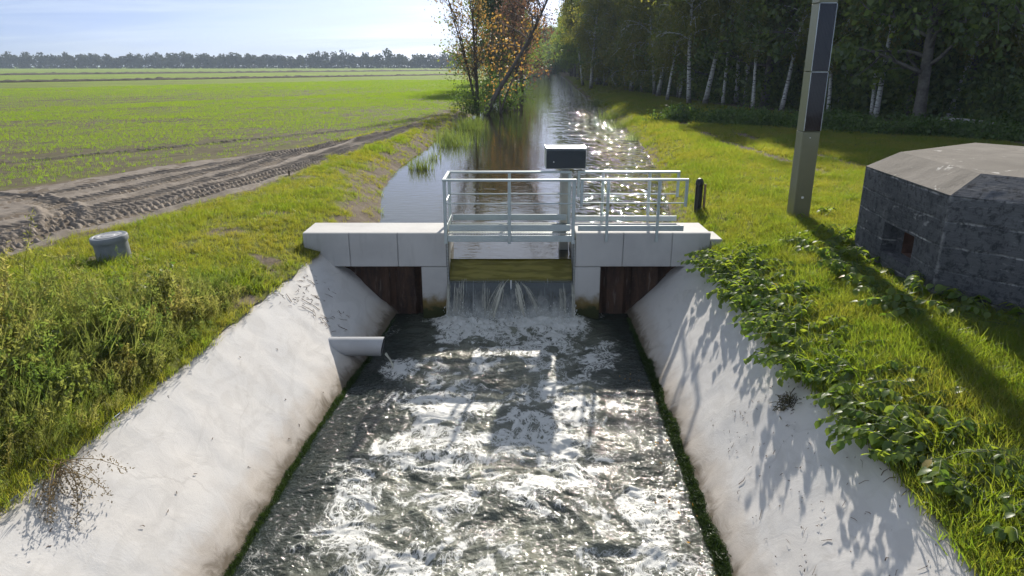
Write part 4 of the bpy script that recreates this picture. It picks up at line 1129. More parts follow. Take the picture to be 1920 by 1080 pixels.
# low scrub at the foot of the alder
def scrub_meshes(seed, h_, w_, n_, ls, mat_l):
    r = np.random.RandomState(seed)
    m = MB(); cen = []
    for k in range(16):
        a = r.rand() * 6.28; d = np.array([math.cos(a) * 0.5, math.sin(a) * 0.5, 1.0]); p = np.array([r.normal() * 0.25 * w_, r.normal() * 0.25 * w_, -0.1]); pts = [p]
        L = h_ * (0.6 + 0.5 * r.rand())
        for s_ in range(6):
            d = d + r.normal(size=3) * 0.2; d /= np.linalg.norm(d); pts.append(pts[-1] + d * L / 6)
        m.tube(pts, [0.022 * (1 - 0.8 * s_ / 6) for s_ in range(7)], 5, False)
        for s_ in range(1, 7): cen.append(pts[s_])
    cen = np.array(cen); idx = r.choice(len(cen), n_); c = cen[idx] + r.normal(size=(n_, 3)) * np.array([0.22 * w_, 0.22 * w_, 0.16 * h_])
    c[:, 2] = np.abs(c[:, 2])
    me_w = bpy.data.meshes.new('stems'); me_w.from_pydata(m.v, [], m.f); me_w.update(); me_w.materials.append(M['bark_brown'])
    me_l = leaves_mesh('foliage', c, ls, tint=clumpy_tint(c, r, 1.2), up=0.2, seed=seed + 5); me_l.materials.append(M[mat_l])
    return me_w, me_l
def scrub_obj(name, meshes, loc, rot, scale, label, cat, group):
    o = bpy.data.objects.new(name, None); COL.objects.link(o); o.location = loc; o.rotation_euler = (0, 0, rot); o.scale = (scale, scale, scale)
    tag(o, label, cat, group)
    for nm, me in (('stems', meshes[0]), ('foliage', meshes[1])):
        c = bpy.data.objects.new(nm, me); COL.objects.link(c); c.parent = o
    return o
s_alder = scrub_meshes(61, 2.2, 1.5, 1800, 0.07, 'leaf_bramble')
scrub_obj('bank_scrub', s_alder, (-2.9, 52.0, -0.4), 0, 1.0, 'dark twiggy scrub at the foot of the alder', 'bush', None)
scrub_obj('bank_scrub', s_alder, (-0.6, 60.0, -0.5), 2.0, 1.2, 'pale green scrub at the water behind the leaning birch', 'bush', None)
scrub_obj('bank_scrub', s_alder, (-1.9, 68.0, -0.3), 4.0, 1.4, 'scrub on the bank under the russet tree', 'bush', None)

# ------------------------------------------------------------------ the wood
birch_p = [gen_tree(100 + i, 15 + i, 0.18 + 0.015 * i, ((0.02, 0.0), (0.16, 0.02), (-0.07, 0.03), (0.04, -0.04))[i], (0.30, 0.42, 0.36, 0.26)[i], 2.5, 40, 9000, 0.125, 0.8, 0.55, 0.26, 0.35, sub=7) for i in range(4)]
birch_low = [gen_tree(180 + i, 13 + i, 0.15, (0.05 - 0.05 * i, 0.02), 0.12, 2.6, 54, 11000, 0.125, 0.75, 0.45, 0.26, 0.4, sub=7) for i in range(3)]
oak_p = [gen_tree(120 + i, 16 + 1.5 * i, 0.30, (0.03 * (i - 1), 0.02), (0.13, 0.18, 0.11)[i], 4.0, 52, 12500, 0.18, 0.15, 0.35, 0.20, 0.4, sub=7) for i in range(3)]
under_p = [scrub_meshes(140 + i, 3.2, 2.2, 3800, 0.13, 'leaf_wood') for i in range(3)]
ORD = ['first', 'second', 'third', 'fourth', 'fifth', 'sixth', 'seventh', 'eighth', 'ninth', 'tenth', 'eleventh', 'twelfth', 'thirteenth', 'fourteenth', 'fifteenth', 'sixteenth', 'seventeenth', 'eighteenth', 'nineteenth', 'twentieth', 'twenty-first', 'twenty-second', 'twenty-third', 'twenty-fourth', 'twenty-fifth', 'twenty-sixth', 'twenty-seventh', 'twenty-eighth']
edge_x = lut([(24, 20.5), (29, 20.5), (34, 19.4), (41, 18.8), (46, 17.6), (54, 14.6), (80, 13.4), (110, 13.4), (152, 14.6), (370, 24.5), (700, 44)])
rw = np.random.RandomState(77)
# birches whose pale trunks stand clear at the wood's edge: x, y, prototype, turn, size, label
for x, y, k, a, s_, lab in (
    (14.3, 58.0, 0, 0.5, 1.0, 'slim straight birch at the wood edge, left of the strongly leaning birch'),
    (15.3, 57.0, 1, 0.1, 1.05, 'pale birch trunk leaning outward at the wood edge'),
    (18.6, 57.0, 0, 2.4, 1.1, 'pale double birch trunk with a low leafy bough'),
    (18.2, 58.2, 2, 1.0, 0.9, 'thinner partner trunk of the double birch at the wood edge'),
    (17.6, 68.0, 3, 3.0, 1.0, 'upright birch standing farther back along the canal side wood'),
    (21.9, 47.9, 1, -0.2, 0.85, 'spotted birch leaning outward behind the solar mast'),
    (14.6, 72.0, 2, 2.0, 1.0, 'greenish birch overhanging the grass track'),
    (14.2, 86.0, 3, 0.7, 1.05, 'birch with drooping boughs far along the grass track'),
    (14.6, 101.0, 0, 4.0, 1.05, 'farther drooping birch along the grass track'),
    (15.4, 118.0, 2, 5.0, 1.1, 'distant birch where the track meets the water'),
    (20.9, 62.0, 3, 1.6, 1.1, 'tall birch just inside the wood'),
    (10.6, 97.0, 3, 2.2, 0.95, 'birch overhanging the canal where it narrows in the distance'),
    (11.2, 114.0, 1, 3.1, 1.0, 'second birch overhanging the canal in the distance')):
    tree_obj('birch_tree', birch_p[k], (x, y, -0.05), a, s_, lab, 'tree', 'birches along the wood edge', 'birch_bark', 'leaf_birch')
yb = 60.0
for i in range(13):
    yb += 3.0 + 5.5 * rw.rand()
    tree_obj('birch_tree', birch_low[i % 3], (float(edge_x(yb)) - 0.4 + 4.5 * rw.rand() ** 1.5, yb, -0.05), rw.rand() * 6.28, 0.8 + 0.45 * rw.rand(), '%s low-crowned birch along the grass track, counted from the double birch' % ORD[i], 'tree', 'low birches along the track', 'birch_bark', 'leaf_birch')
for i, (x, y) in enumerate(((13.6, 63.0), (16.1, 54.8), (17.0, 50.5), (18.3, 48.6), (19.5, 44.0), (20.8, 41.2), (19.9, 39.0), (22.2, 36.4), (24.6, 34.6))):
    tree_obj('slim_birch', birch_p[i % 4], (x, y, -0.05), rw.rand() * 6.28, 0.62 + 0.15 * rw.rand(), '%s slim pale birch before the dark wood interior, counted from the canal' % ORD[i], 'tree', 'slim birches before the dark wood', 'birch_bark', 'leaf_birch')
for x, y, k, a, s_, lab in (
    (20.3, 35.5, 0, 0.0, 1.0, 'grey trunked oak at the wood edge above the bunker'),
    (23.4, 37.0, 1, 1.9, 1.1, 'thick oak next to the fallen birch log'),
    (27.5, 34.0, 2, 3.0, 1.0, 'oak at the picture edge beyond the bunker roof'),
    (26.5, 41.5, 0, 4.0, 1.1, 'oak in the dark just behind the fallen logs'),
    (22.5, 44.5, 2, 0.8, 1.0, 'leafy oak behind the upper solar panel'),
    (19.8, 52.5, 1, 5.1, 0.95, 'dense oak between the mast and the double birch')):
    tree_obj('oak_tree', oak_p[k], (x, y, -0.05), a, s_, lab, 'tree', 'oaks along the wood edge', 'bark_grey', 'leaf_wood')
deep = []
for y in list(np.arange(38, 130, 5.2)) + list(np.geomspace(134, 620, 26)):
    for row in range(3 if y < 130 else 2):
        step = 5.0 if y < 130 else 9.0
        x = float(edge_x(y)) + 4.6 + row * step + rw.normal() * 1.0 - (3.2 if y > 92 and row == 0 else 0)
        deep.append((x, y + rw.normal() * 1.6, rw.randint(3), rw.rand() * 6.28, (0.9 + 0.3 * rw.rand()) * (1.0 if y < 200 else 1.15)))
for x, y in ((31, 35.5), (30.5, 41), (35, 38), (33.5, 46), (38, 44), (31, 30.5), (36, 32), (41, 38), (29, 50)):
    deep.append((x, y, rw.randint(3), rw.rand() * 6.28, 1.0))
for x, y in ((9, 300), (14, 330), (19, 345), (24, 350), (29, 352), (12, 380), (18, 385), (25, 390)):
    deep.append((x, y, rw.randint(3), rw.rand() * 6.28, 1.1))
for x, y, k, a, s_ in deep:
    tree_obj('wood_tree', oak_p[k], (x, y, -0.05), a, s_, 'dark leafy tree in the depth of the wood', 'tree', 'trees in the depth of the wood', 'bark_brown', 'leaf_wood')
for i, y in enumerate(list(np.arange(31, 110, 3.1)) + list(np.geomspace(112, 330, 18))):
    x = float(edge_x(y)) + 3.4 + rw.rand() * 2.0
    scrub_obj('understorey_bush', under_p[i % 3], (x, y, 0), rw.rand() * 6.28, 0.8 + 0.5 * rw.rand(), 'dark understorey bush filling the wood between the trunks', 'bush', 'bushes under the trees')
    if i % 2 == 0:
        scrub_obj('understorey_bush', under_p[(i + 1) % 3], (x + 4.5, y + 1.5, 0), rw.rand() * 6.28, 1.2 + 0.4 * rw.rand(), 'dark understorey bush filling the wood between the trunks', 'bush', 'bushes under the trees')
for i, x in enumerate((12, 15.5, 19, 22.5, 26, 29.5)):
    scrub_obj('far_bush', under_p[i % 3], (x, 335 + i * 3, -0.6), i * 1.1, 2.6, '%s hazy bush closing the far end of the canal, counted from the field' % ORD[i], 'bush', 'bushes at the far end of the canal')
# low brambles along the foot of the wood
br_p = [scrub_meshes(160 + i, 0.75, 1.5, 1500, 0.075, 'leaf_bramble') for i in range(3)]
bl = [(9.8, 40.5), (11.2, 38.8), (12.3, 37.2), (13.4, 36.8), (14.6, 35.5), (15.8, 34.2), (16.9, 33.0), (18.0, 32.2), (19.1, 31.2), (20.2, 30.2), (21.3, 29.4), (22.4, 28.6), (12.6, 39.8), (15.2, 37.6), (17.2, 35.4), (19.4, 33.6), (21.6, 31.8), (23.6, 30.6), (14.0, 39.5), (16.4, 37.6)]
bl.sort(key=lambda q: q[0] / q[1])
for i, (x, y) in enumerate(bl):
    scrub_obj('bramble', br_p[i % 3], (x, y, 0), rw.rand() * 6.28, 0.85 + 0.45 * rw.rand(), '%s bramble clump at the foot of the wood, counted from the canal' % ORD[i], 'bramble', 'brambles along the wood edge')
for i, (a, b, r_) in enumerate((((19.8, 32.9, 0.62), (21.6, 31.8, 0.50), 0.10), ((22.6, 30.2, 0.52), (24.6, 29.0, 0.42), 0.08))):
    o = MB().tube([a, ((a[0] + b[0]) / 2, (a[1] + b[1]) / 2, (a[2] + b[2]) / 2 + 0.02), b], [r_, r_ * 0.95, r_ * 0.8], 10).build('birch_log', 'birch_bark', None, True)
    tag(o, ('thick pale fallen log lying under the oaks', 'thin pale fallen log nearest the picture edge')[i], 'log', 'fallen logs')

# ------------------------------------------------------------------ far tree line across the field
def treeline():
    r = np.random.RandomState(9); C = []; Tn = []; Sz = []
    for x in np.arange(-760, 60, 4.2):
        for row in range(2):
            yy = 640 + 0.10 * (x + 700) + row * 14 + r.normal() * 4; hh = 0.78 * (13 + 3.0 * float(fbm(x * 0.02, row, 2, 150)) + 2.2 * r.normal()) * (1.0 + 0.25 * (x + 700) / 700)
            n = 90; w = 4.2
            u = r.normal(size=(n, 3)); u /= np.linalg.norm(u, axis=1)[:, None]
            p = u * r.rand(n, 1) ** 0.4 * np.array([w, w, hh * 0.36]) + np.array([x + r.normal(), yy, hh * 0.62])
            C.append(p); Tn.append(np.full(n, r.rand())); Sz.append(np.full(n, 1.25))
            q = np.stack([x + r.normal(size=40) * 2.6, yy - 3 + 3 * r.normal(size=40), r.rand(40) * 6.0], 1)
            C.append(q); Tn.append(np.full(40, r.rand())); Sz.append(np.full(40, 1.2))
    o = link('treeline', leaves_mesh('treeline', np.concatenate(C), np.concatenate(Sz), tint=np.concatenate(Tn), seed=4), None, 'far_leaf')
    tag(o, 'hazy line of trees along the far side of the field', kind='stuff')
treeline()

# ------------------------------------------------------------------ reeds in the canal
def reed_mesh(seed, n, hgt, spread):
    r = np.random.RandomState(seed); V = []; F = []; T = []
    for k in range(n):
        x, y = r.normal(size=2) * spread; a = r.rand() * 6.28; L = hgt * (0.5 + 0.7 * r.rand()); w = 0.007 + 0.008 * r.rand()
        tilt = 0.15 + 0.5 * r.rand(); o = len(V); t = r.rand()
        for s_ in range(4):
            q = s_ / 3; out_ = tilt * L * q ** 1.8; z = L * (q - 0.25 * tilt * q ** 2)
            cx, cy_ = x + math.cos(a) * out_, y + math.sin(a) * out_; ww = w * (1 - 0.85 * q)
            V += [(cx - math.sin(a) * ww, cy_ + math.cos(a) * ww, z - 0.1), (cx + math.sin(a) * ww, cy_ - math.cos(a) * ww, z - 0.1)]; T += [t, t]
        F += [(o + 2 * s_, o + 2 * s_ + 1, o + 2 * s_ + 3, o + 2 * s_ + 2) for s_ in range(3)]
    me = mesh_np('reeds', V, F, False, {'tint': T}); me.materials.append(M['reed_blade']); return me
reed_p = [reed_mesh(170, 170, 0.62, 0.22), reed_mesh(171, 330, 0.75, 0.45), reed_mesh(172, 60, 0.5, 0.12)]
for i, (x, y, k, s_, lab) in enumerate((
    (-3.35, 25.4, 0, 1.0, 'small grassy reed tuft in the water nearest the weir'),
    (-3.1, 28.2, 2, 1.0, 'thin sparse reeds between two bigger tufts'),
    (-2.75, 33.3, 1, 1.15, 'broad reed clump in the open water by the field bank'),
    (-3.3, 36.5, 1, 0.9, 'reed clump merging with the bank behind the broad one'),
    (-2.8, 42.0, 1, 1.2, 'tall reeds at the foot of the alder'),
    (-2.3, 45.5, 0, 1.2, 'reeds in front of the leaning birch'),
    (7.05, 50.0, 1, 1.1, 'reed clump at the water edge of the track bank'),
    (6.6, 43.0, 1, 0.8, 'low reeds at the edge below the track bank bulge'),
    (8.1, 66.0, 1, 1.2, 'far reeds along the track bank'),
    (6.1, 35.5, 0, 0.9, 'little reed tuft at the sunny side of the canal'))):
    o = bpy.data.objects.new('reed_clump', reed_p[k]); COL.objects.link(o); o.location = (x, y, Z_UP); o.scale = (s_,) * 3; o.rotation_euler = (0, 0, i * 1.1)
    tag(o, lab, 'reeds', 'reed clumps in the canal')

# ------------------------------------------------------------------ broad-leaved plants
def leaf_blade(name, L, W, tint, mat, fold=0.25, curl=0.18):
    v = [(0, 0, 0), (L * 0.25, W * 0.42, fold * W * 0.42), (L * 0.25, 0, 0.0), (L * 0.25, -W * 0.42, fold * W * 0.42),
         (L * 0.6, W * 0.46, fold * W * 0.4 - curl * L * 0.3), (L * 0.6, 0, -curl * L * 0.25), (L * 0.6, -W * 0.46, fold * W * 0.4 - curl * L * 0.3), (L, 0, -curl * L)]
    f = [(0, 2, 1), (0, 3, 2), (1, 2, 5, 4), (2, 3, 6, 5), (4, 5, 7), (5, 6, 7)]
    me = mesh_np(name, v, f, True, {'tint': [tint] * 8}); me.materials.append(M[mat]); return me
blades = [leaf_blade('leaf', 0.155, 0.108, t, 'leaf_shrub') for t in (0.05, 0.25, 0.45, 0.7, 1.0)] + [leaf_blade('leaf', 0.15, 0.10, 0.5, 'leaf_yellow')]
def plant_proto(seed, n_stem, hgt, spread, per_stem, arch=0.7, lean=(0, 0)):
    """stem polylines and leaf matrices"""
    r = np.random.RandomState(seed); m = MB(); mats = []
    for k in range(n_stem):
        a = r.rand() * 6.28; d = np.array([math.cos(a) * spread + lean[0], math.sin(a) * spread + lean[1], 1.0]); d /= np.linalg.norm(d)
        p = np.array([r.normal() * 0.09, r.normal() * 0.09, -0.06]); L = hgt * (0.65 + 0.6 * r.rand()); pts = [p]
        for s_ in range(7):
            d = d + r.normal(size=3) * 0.07 + np.array([math.cos(a) * 0.1 * arch + lean[0] * 0.15, math.sin(a) * 0.1 * arch + lean[1] * 0.15, -0.16 * arch * s_ / 3]); d /= np.linalg.norm(d); pts.append(pts[-1] + d * L / 7)
        m.tube(pts, [0.008 * (1 - 0.75 * s_ / 7) for s_ in range(8)], 5, False)
        for j in range(per_stem):
            t = 0.25 + 0.75 * (j + r.rand() * 0.6) / per_stem; kk = min(t * 7, 6.99); i0 = int(kk); q = pts[i0] * (1 - kk + i0) + pts[i0 + 1] * (kk - i0)
            la = a + (1 if j % 2 else -1) * (0.9 + 0.5 * r.rand()) + r.normal() * 0.3; pitch = 0.15 + 0.55 * r.rand()
            s_ = (0.55 + 0.6 * r.rand()) * (1.1 - 0.4 * t)
            mats.append(Matrix.Translation(Vector(q)) @ Euler((r.normal() * 0.35, pitch, la)).to_matrix().to_4x4() @ Matrix.Scale(s_, 4))
    return m, mats, r
def merge_leaves(name, mats, r, yellow=0.0):
    V = []; F = []; T = []
    base = blades[0]; bv = np.array([q.co[:] for q in base.vertices]); bf = [list(p.vertices) for p in base.polygons]
    for Mx in mats:
        A = np.array(Mx); o = len(V); V += [tuple(q) for q in bv @ A[:3, :3].T + A[:3, 3]]; F += [[i + o for i in p] for p in bf]; T += [r.rand()] * 8
    me = mesh_np(name, V, F, True, {'tint': T}); me.materials.append(M['leaf_shrub']); return me
def make_protos(specs, n_single):
    P = []
    for sp_ in specs:
        m, mats, r = plant_proto(*sp_)
        order = sorted(range(len(mats)), key=lambda i: -(mats[i].translation.z * 1.0 + mats[i].translation.xy.length * 0.6))
        single = [mats[i] for i in order[:n_single]]; rest = [mats[i] for i in order[n_single:]]
        me_s = bpy.data.meshes.new('stems'); me_s.from_pydata(m.v, [], m.f); me_s.update(); me_s.materials.append(M['stem_green'])
        P.append((me_s, single, merge_leaves('foliage', rest, r) if rest else None, [int(r.randint(5)) if r.rand() > 0.03 else 5 for _ in single]))
    return P
def plant_obj(name, P, loc, rot, scale, label, cat, group):
    me_s, single, me_r, ks = P
    o = bpy.data.objects.new(name, None); COL.objects.link(o); o.location = loc; o.rotation_euler = (0, 0, rot); o.scale = (scale,) * 3; tag(o, label, cat, group)
    c = bpy.data.objects.new('stems', me_s); COL.objects.link(c); c.parent = o
    if me_r:
        c = bpy.data.objects.new('foliage', me_r); COL.objects.link(c); c.parent = o; c['kind'] = 'stuff'
    for Mx, k in zip(single, ks):
        c = bpy.data.objects.new('leaf', blades[k]); COL.objects.link(c); c.parent = o; c.matrix_local = Mx
    return o
shrub_P = make_protos([(201, 30, 0.62, 1.0, 14, 1.0, (-0.22, -0.10)), (202, 32, 0.58, 1.1, 14, 1.1, (-0.22, 0.0)), (203, 28, 0.66, 1.0, 15, 0.9, (-0.18, -0.12))], 48)
low_P = make_protos([(211, 6, 0.36, 0.9, 6, 0.8), (212, 7, 0.33, 1.0, 6, 0.8), (213, 5, 0.40, 0.9, 7, 0.7)], 40)
rp = np.random.RandomState(19)
spots = []
for y in np.linspace(11.9, 5.3, 15): spots.append((float(top_r(y)) + 0.30 + 0.10 * rp.normal(), y))
for i, (x, y) in enumerate(spots):
    plant_obj('broadleaf_shrub', shrub_P[i % 3], (x, y, float(gz(x, y))), rp.normal() * 0.5, (0.95 if y > 7.5 else 0.8) + 0.15 * rp.rand(), '%s broad-leaved shrub overhanging the concrete slope, counted from the beam' % ORD[i], 'shrub', 'shrubs along the slope edge')
for i, (x, y) in enumerate(((4.3, 11.4), (4.15, 10.7), (4.05, 10.0), (4.0, 9.3), (3.95, 8.5), (3.9, 7.7), (3.9, 6.9), (3.9, 6.1))):
    plant_obj('broadleaf_shrub', shrub_P[(i + 1) % 3], (x, y, float(gz(x, y)) - 0.05), rp.rand() * 6.28, 0.8, '%s shrub of the inner row behind the slope edge shrubs, counted from the beam' % ORD[i], 'shrub', 'inner row of shrubs')
for i, (x, y) in enumerate(((5.45, 12.0), (5.5, 11.3), (5.35, 10.5), (5.3, 9.8), (5.25, 9.1), (5.45, 8.5), (5.9, 8.0), (6.3, 7.6), (6.75, 7.15))):
    plant_obj('bunker_shrub', shrub_P[i % 3], (x, y, float(gz(x, y)) - 0.05), rp.rand() * 6.28, 0.95 + 0.2 * rp.rand(), '%s dark leafy plant against the bunker wall, counted from its far corner' % ORD[i], 'shrub', 'plants along the bunker wall')
for i, (x, y) in enumerate(((5.65, 13.95), (6.05, 13.85), (6.35, 14.1))):
    plant_obj('mast_weed', low_P[i % 3], (x, y, float(gz(x, y))), rp.rand() * 6.28, 1.15, '%s leafy weed at the foot of the solar mast, counted from the canal' % ORD[i], 'weed', 'weeds round the mast')
for i, (x, y) in enumerate(((4.35, 6.4), (4.2, 5.0), (3.62, 4.95), (3.75, 4.75), (3.9, 4.62), (3.6, 4.5), (3.72, 4.2), (3.95, 4.05), (3.55, 3.95), (3.65, 3.65), (3.5, 3.4))):
    plant_obj('bank_weed', low_P[i % 3], (x, y, float(gz(x, y)) + 0.02), rp.rand() * 6.28, 0.85 + 0.25 * rp.rand(), '%s low big-leaved weed in the grass beside the slope, counted from the shrubs' % ORD[i], 'weed', 'low weeds beside the slope')

# ------------------------------------------------------------------ scattered ground cover (nobody could count it)
def scatter(name, pts, rot, scl, idx, tint, protos, label):
    me = bpy.data.meshes.new(name); me.vertices.add(len(pts)); me.vertices.foreach_set('co', np.asarray(pts, np.float32).ravel())
    a = me.attributes.new('rot', 'FLOAT_VECTOR', 'POINT'); a.data.foreach_set('vector', np.asarray(rot, np.float32).ravel())
    a = me.attributes.new('scl', 'FLOAT', 'POINT'); a.data.foreach_set('value', np.asarray(scl, np.float32))
    a = me.attributes.new('pick', 'INT', 'POINT'); a.data.foreach_set('value', np.asarray(idx, np.int32))
    a = me.attributes.new('tint', 'FLOAT', 'POINT'); a.data.foreach_set('value', np.asarray(tint, np.float32))
    col = bpy.data.collections.new(name + '_kinds')
    for i, pm in enumerate(protos):
        col.objects.link(bpy.data.objects.new('%s_kind_%02d' % (name, i), pm))
    o = bpy.data.objects.new(name, me); COL.objects.link(o); tag(o, label, kind='stuff')
    ng = bpy.data.node_groups.new(name, 'GeometryNodeTree')
    ng.interface.new_socket('Geometry', in_out='INPUT', socket_type='NodeSocketGeometry'); ng.interface.new_socket('Geometry', in_out='OUTPUT', socket_type='NodeSocketGeometry')
    gi = ng.nodes.new('NodeGroupInput'); go = ng.nodes.new('NodeGroupOutput'); ip = ng.nodes.new('GeometryNodeInstanceOnPoints'); ci = ng.nodes.new('GeometryNodeCollectionInfo')
    ci.inputs['Collection'].default_value = col; ci.inputs['Separate Children'].default_value = True; ci.inputs['Reset Children'].default_value = True
    ip.inputs['Pick Instance'].default_value = True
    def na(nm, ty):
        n_ = ng.nodes.new('GeometryNodeInputNamedAttribute'); n_.data_type = ty; n_.inputs['Name'].default_value = nm; return n_.outputs['Attribute']
    L = ng.links
    L.new(gi.outputs[0], ip.inputs['Points']); L.new(ci.outputs[0], ip.inputs['Instance']); L.new(na('pick', 'INT'), ip.inputs['Instance Index'])
    L.new(na('rot', 'FLOAT_VECTOR'), ip.inputs['Rotation']); L.new(na('scl', 'FLOAT'), ip.inputs['Scale']); L.new(ip.outputs[0], go.inputs[0])
    md = o.modifiers.new('scatter', 'NODES'); md.node_group = ng
    return o
def tuft_mesh(name, seed, n, hgt, spread, w, mat, segs=2, tilt=(0.15, 0.9)):
    r = np.random.RandomState(seed); V = []; F = []
    for k in range(n):
        x, y = r.normal(size=2) * spread; a = r.rand() * 6.28; L = hgt * (0.45 + 0.8 * r.rand()); tl = tilt[0] + tilt[1] * r.rand(); o = len(V); ww0 = w * (0.7 + 0.6 * r.rand()); tw = r.rand() * 3.14
        for s_ in range(segs):
            q = s_ / segs; ou = tl * L * q ** 1.7; z = L * (q - 0.3 * tl * q * q); ww = ww0 * (1 - 0.5 * q)
            V += [(x + math.cos(a) * ou - math.sin(a + tw) * ww, y + math.sin(a) * ou + math.cos(a + tw) * ww, z - 0.01), (x + math.cos(a) * ou + math.sin(a + tw) * ww, y + math.sin(a) * ou - math.cos(a + tw) * ww, z - 0.01)]
        V.append((x + math.cos(a) * tl * L, y + math.sin(a) * tl * L, L * (1 - 0.3 * tl)))
        F += [(o + 2 * s_, o + 2 * s_ + 1, o + 2 * s_ + 3, o + 2 * s_ + 2) for s_ in range(segs - 1)] + [(o + 2 * segs - 2, o + 2 * segs - 1, o + 2 * segs)]
    me = mesh_np(name, V, F, False); me.materials.append(M[mat]); return me
rg = np.random.RandomState(23)
def rand_rot(n, tilt=0.12): return np.stack([rg.normal(size=n) * tilt, rg.normal(size=n) * tilt, rg.rand(n) * 6.28], 1)
def in_bunker(x, y):
    return (x > 5.6 + np.maximum(0, 8.87 - y) * 0.9) & (y > 7.0) & (y < 11.7 + (x - 5.8) * 0.65) & (x < 10.9)
def in_beam(x, y): return (y > 12.66) & (y < 13.64) & (x > -3.97) & (x < 4.0)
def in_view(x, y, m=0.6):
    return (np.abs(x) < 0.80 * y * 1.0 + 2.2 + m) & (y > 2.4)
def grass():
    P = []; 
    for (x0, x1, y0, y1, dens) in ((-12, 10, 2.5, 9, 330), (-12, 12, 9, 16, 230), (-12, 16, 16, 26, 130), (-9, 20, 26, 44, 62), (-6, 18, 44, 80, 22), (-4, 19, 80, 150, 6)):
        n = int((x1 - x0) * (y1 - y0) * dens); x = x0 + (x1 - x0) * rg.rand(n); y = y0 + (y1 - y0) * rg.rand(n)
        P.append(np.stack([x, y], 1))
    P = np.concatenate(P); x, y = P[:, 0], P[:, 1]
    d, w, left = bank_d(x, y)
    ok = in_view(x, y) & ~in_beam(x, y) & ~in_bunker(x, y)
    ok &= d > np.where(w > 0.5, 0.06, -0.05)
    ok &= ~(left & ((field_mask(x, y) > 0.3)))
    mm = np.where(left, mud_mask(x, y), rut(x, y)); ok &= rg.rand(len(x)) > mm * 1.25
    bare = np.where(left, sstep(0.0, 0.4, fbm(x * 0.8, y * 0.8, 3, 21)) * 0.8, sstep(0.12, 0.5, fbm(x * 0.6, y * 0.6, 3, 22)) * 0.5)
    bare = np.maximum(bare, w * np.where(left, sstep(1.4, 0.5, d) * 0.93, sstep(0.9, 0.3, d) * 0.6) * sstep(-0.35, 0.1, fbm(x * 1.5, y * 1.5, 2, 24)))
    ok &= rg.rand(len(x)) > bare
    ok &= ~((~left) & (x > edge_x(y) + 1.5))
    ok &= np.hypot(x + 6.5, y - 10.95) > 0.3
    ok &= (np.abs(x - 5.96) > 0.19) | (np.abs(y - 14.24) > 0.19)
    x, y = x[ok], y[ok]; n = len(x); d, w, left = bank_d(x, y)
    lush = fbm(x * 0.55, y * 0.55, 3, 25)
    s_ = (0.75 + 0.5 * rg.rand(n)) * (1 + 0.6 * sstep(0.0, 0.5, lush)) * np.where(left, 0.85, 1.0) * (1 + 0.35 * sstep(20, 60, y)) * np.where((~left) & (y < 9), 1.25, 1.0)
    tint = np.clip(0.38 - 0.7 * lush + 0.22 * rg.normal(size=n) + np.where(left, 0.2, np.interp(y, [4, 9, 16, 30], [-0.16, -0.08, 0.12, 0.22])), 0, 1)
    tufts = [tuft_mesh('tuft_kind', 300 + i, 15, (0.10, 0.13, 0.08, 0.17)[i], 0.035, 0.0032, 'grass_blade', 2) for i in range(4)] + [tuft_mesh('tuft_far', 310, 14, 0.12, 0.075, 0.008, 'grass_blade', 1)]
    idx = np.where(y > 24, 4, rg.choice(4, n, p=[0.4, 0.28, 0.22, 0.10]))
    scatter('grass', np.stack([x, y, gz(x, y)], 1), rand_rot(n), s_, idx, tint, tufts, 'short green grass on the canal banks')
    return n
n_grass = grass()
def crop():
    r = np.random.RandomState(29)
    bs = np.concatenate([np.arange(10.0, 60, 0.25), np.arange(60, 110, 0.5)]); pts = []
    for b in bs:
        stp = 0.36 if b < 60 else 0.72
        a = np.arange(-30, 130, stp) + r.rand() * stp
        x = 0.58 * a - 0.81 * b; y = 0.81 * a + 0.58 * b
        k = (y > 8) & (y < 150) & (np.abs(x) < 0.80 * y + 3) & (x < -3)
        pts.append(np.stack([x[k], y[k]], 1))
    P = np.concatenate(pts) + r.normal(size=(sum(len(q) for q in pts), 2)) * 0.04
    x, y = P[:, 0], P[:, 1]; b = -0.81 * x + 0.58 * y
    fm = field_mask(x, y); mm = mud_mask(x, y)
    pr = fm * (0.45 + 0.9 * sstep(-0.25, 0.25, fbm(x * 0.16, y * 0.16, 4, 33) + 0.35 * fbm(x * 0.03 + y * 0.04, b * 0.35, 3, 34))) * (1 - 0.85 * mm)
    pr = np.where(np.abs(b - 26.4) < 0.35, 0.04, pr) * np.interp(b, [18, 26, 32], [0.5, 0.7, 1.0])
    pr = np.where(np.abs(((b + 0.25 * fbm(x * 0.5, y * 0.5, 2, 35)) / 5.3) % 1.0 - 0.5) < 0.03, pr * 0.2, pr)
    k = r.rand(len(x)) < pr; x, y = x[k], y[k]; n = len(x)
    kinds = [tuft_mesh('sprout_row', 320 + i, 22, 0.10, 0.001, 0.0045, 'crop_blade', 2, (0.2, 0.8)) for i in range(3)]
    for i, km in enumerate(kinds):
        rr = np.random.RandomState(330 + i); co = np.zeros(len(km.vertices) * 3); km.vertices.foreach_get('co', co); co = co.reshape(-1, 3)
        per = len(co) // 22
        for q in range(22): co[q * per:(q + 1) * per, 0] += rr.uniform(-0.2, 0.2); co[q * per:(q + 1) * per, 1] += rr.normal() * 0.02
        km.vertices.foreach_set('co', co.ravel()); km.update()
    rot = np.stack([np.zeros(n), np.zeros(n), np.full(n, math.atan2(0.81, 0.58)) + r.normal(size=n) * 0.06], 1)
    sc_ = (0.8 + 0.5 * r.rand(n)) * (1 + 0.8 * sstep(50, 110, y))
    scatter('crop_rows', np.stack([x, y, gz(x, y)], 1), rot, sc_, r.randint(3, size=n), np.clip(0.4 + 0.35 * r.normal(size=n), 0, 1), kinds, 'young green cereal sprouting in drilled rows on the field')
    return n
n_crop = crop()
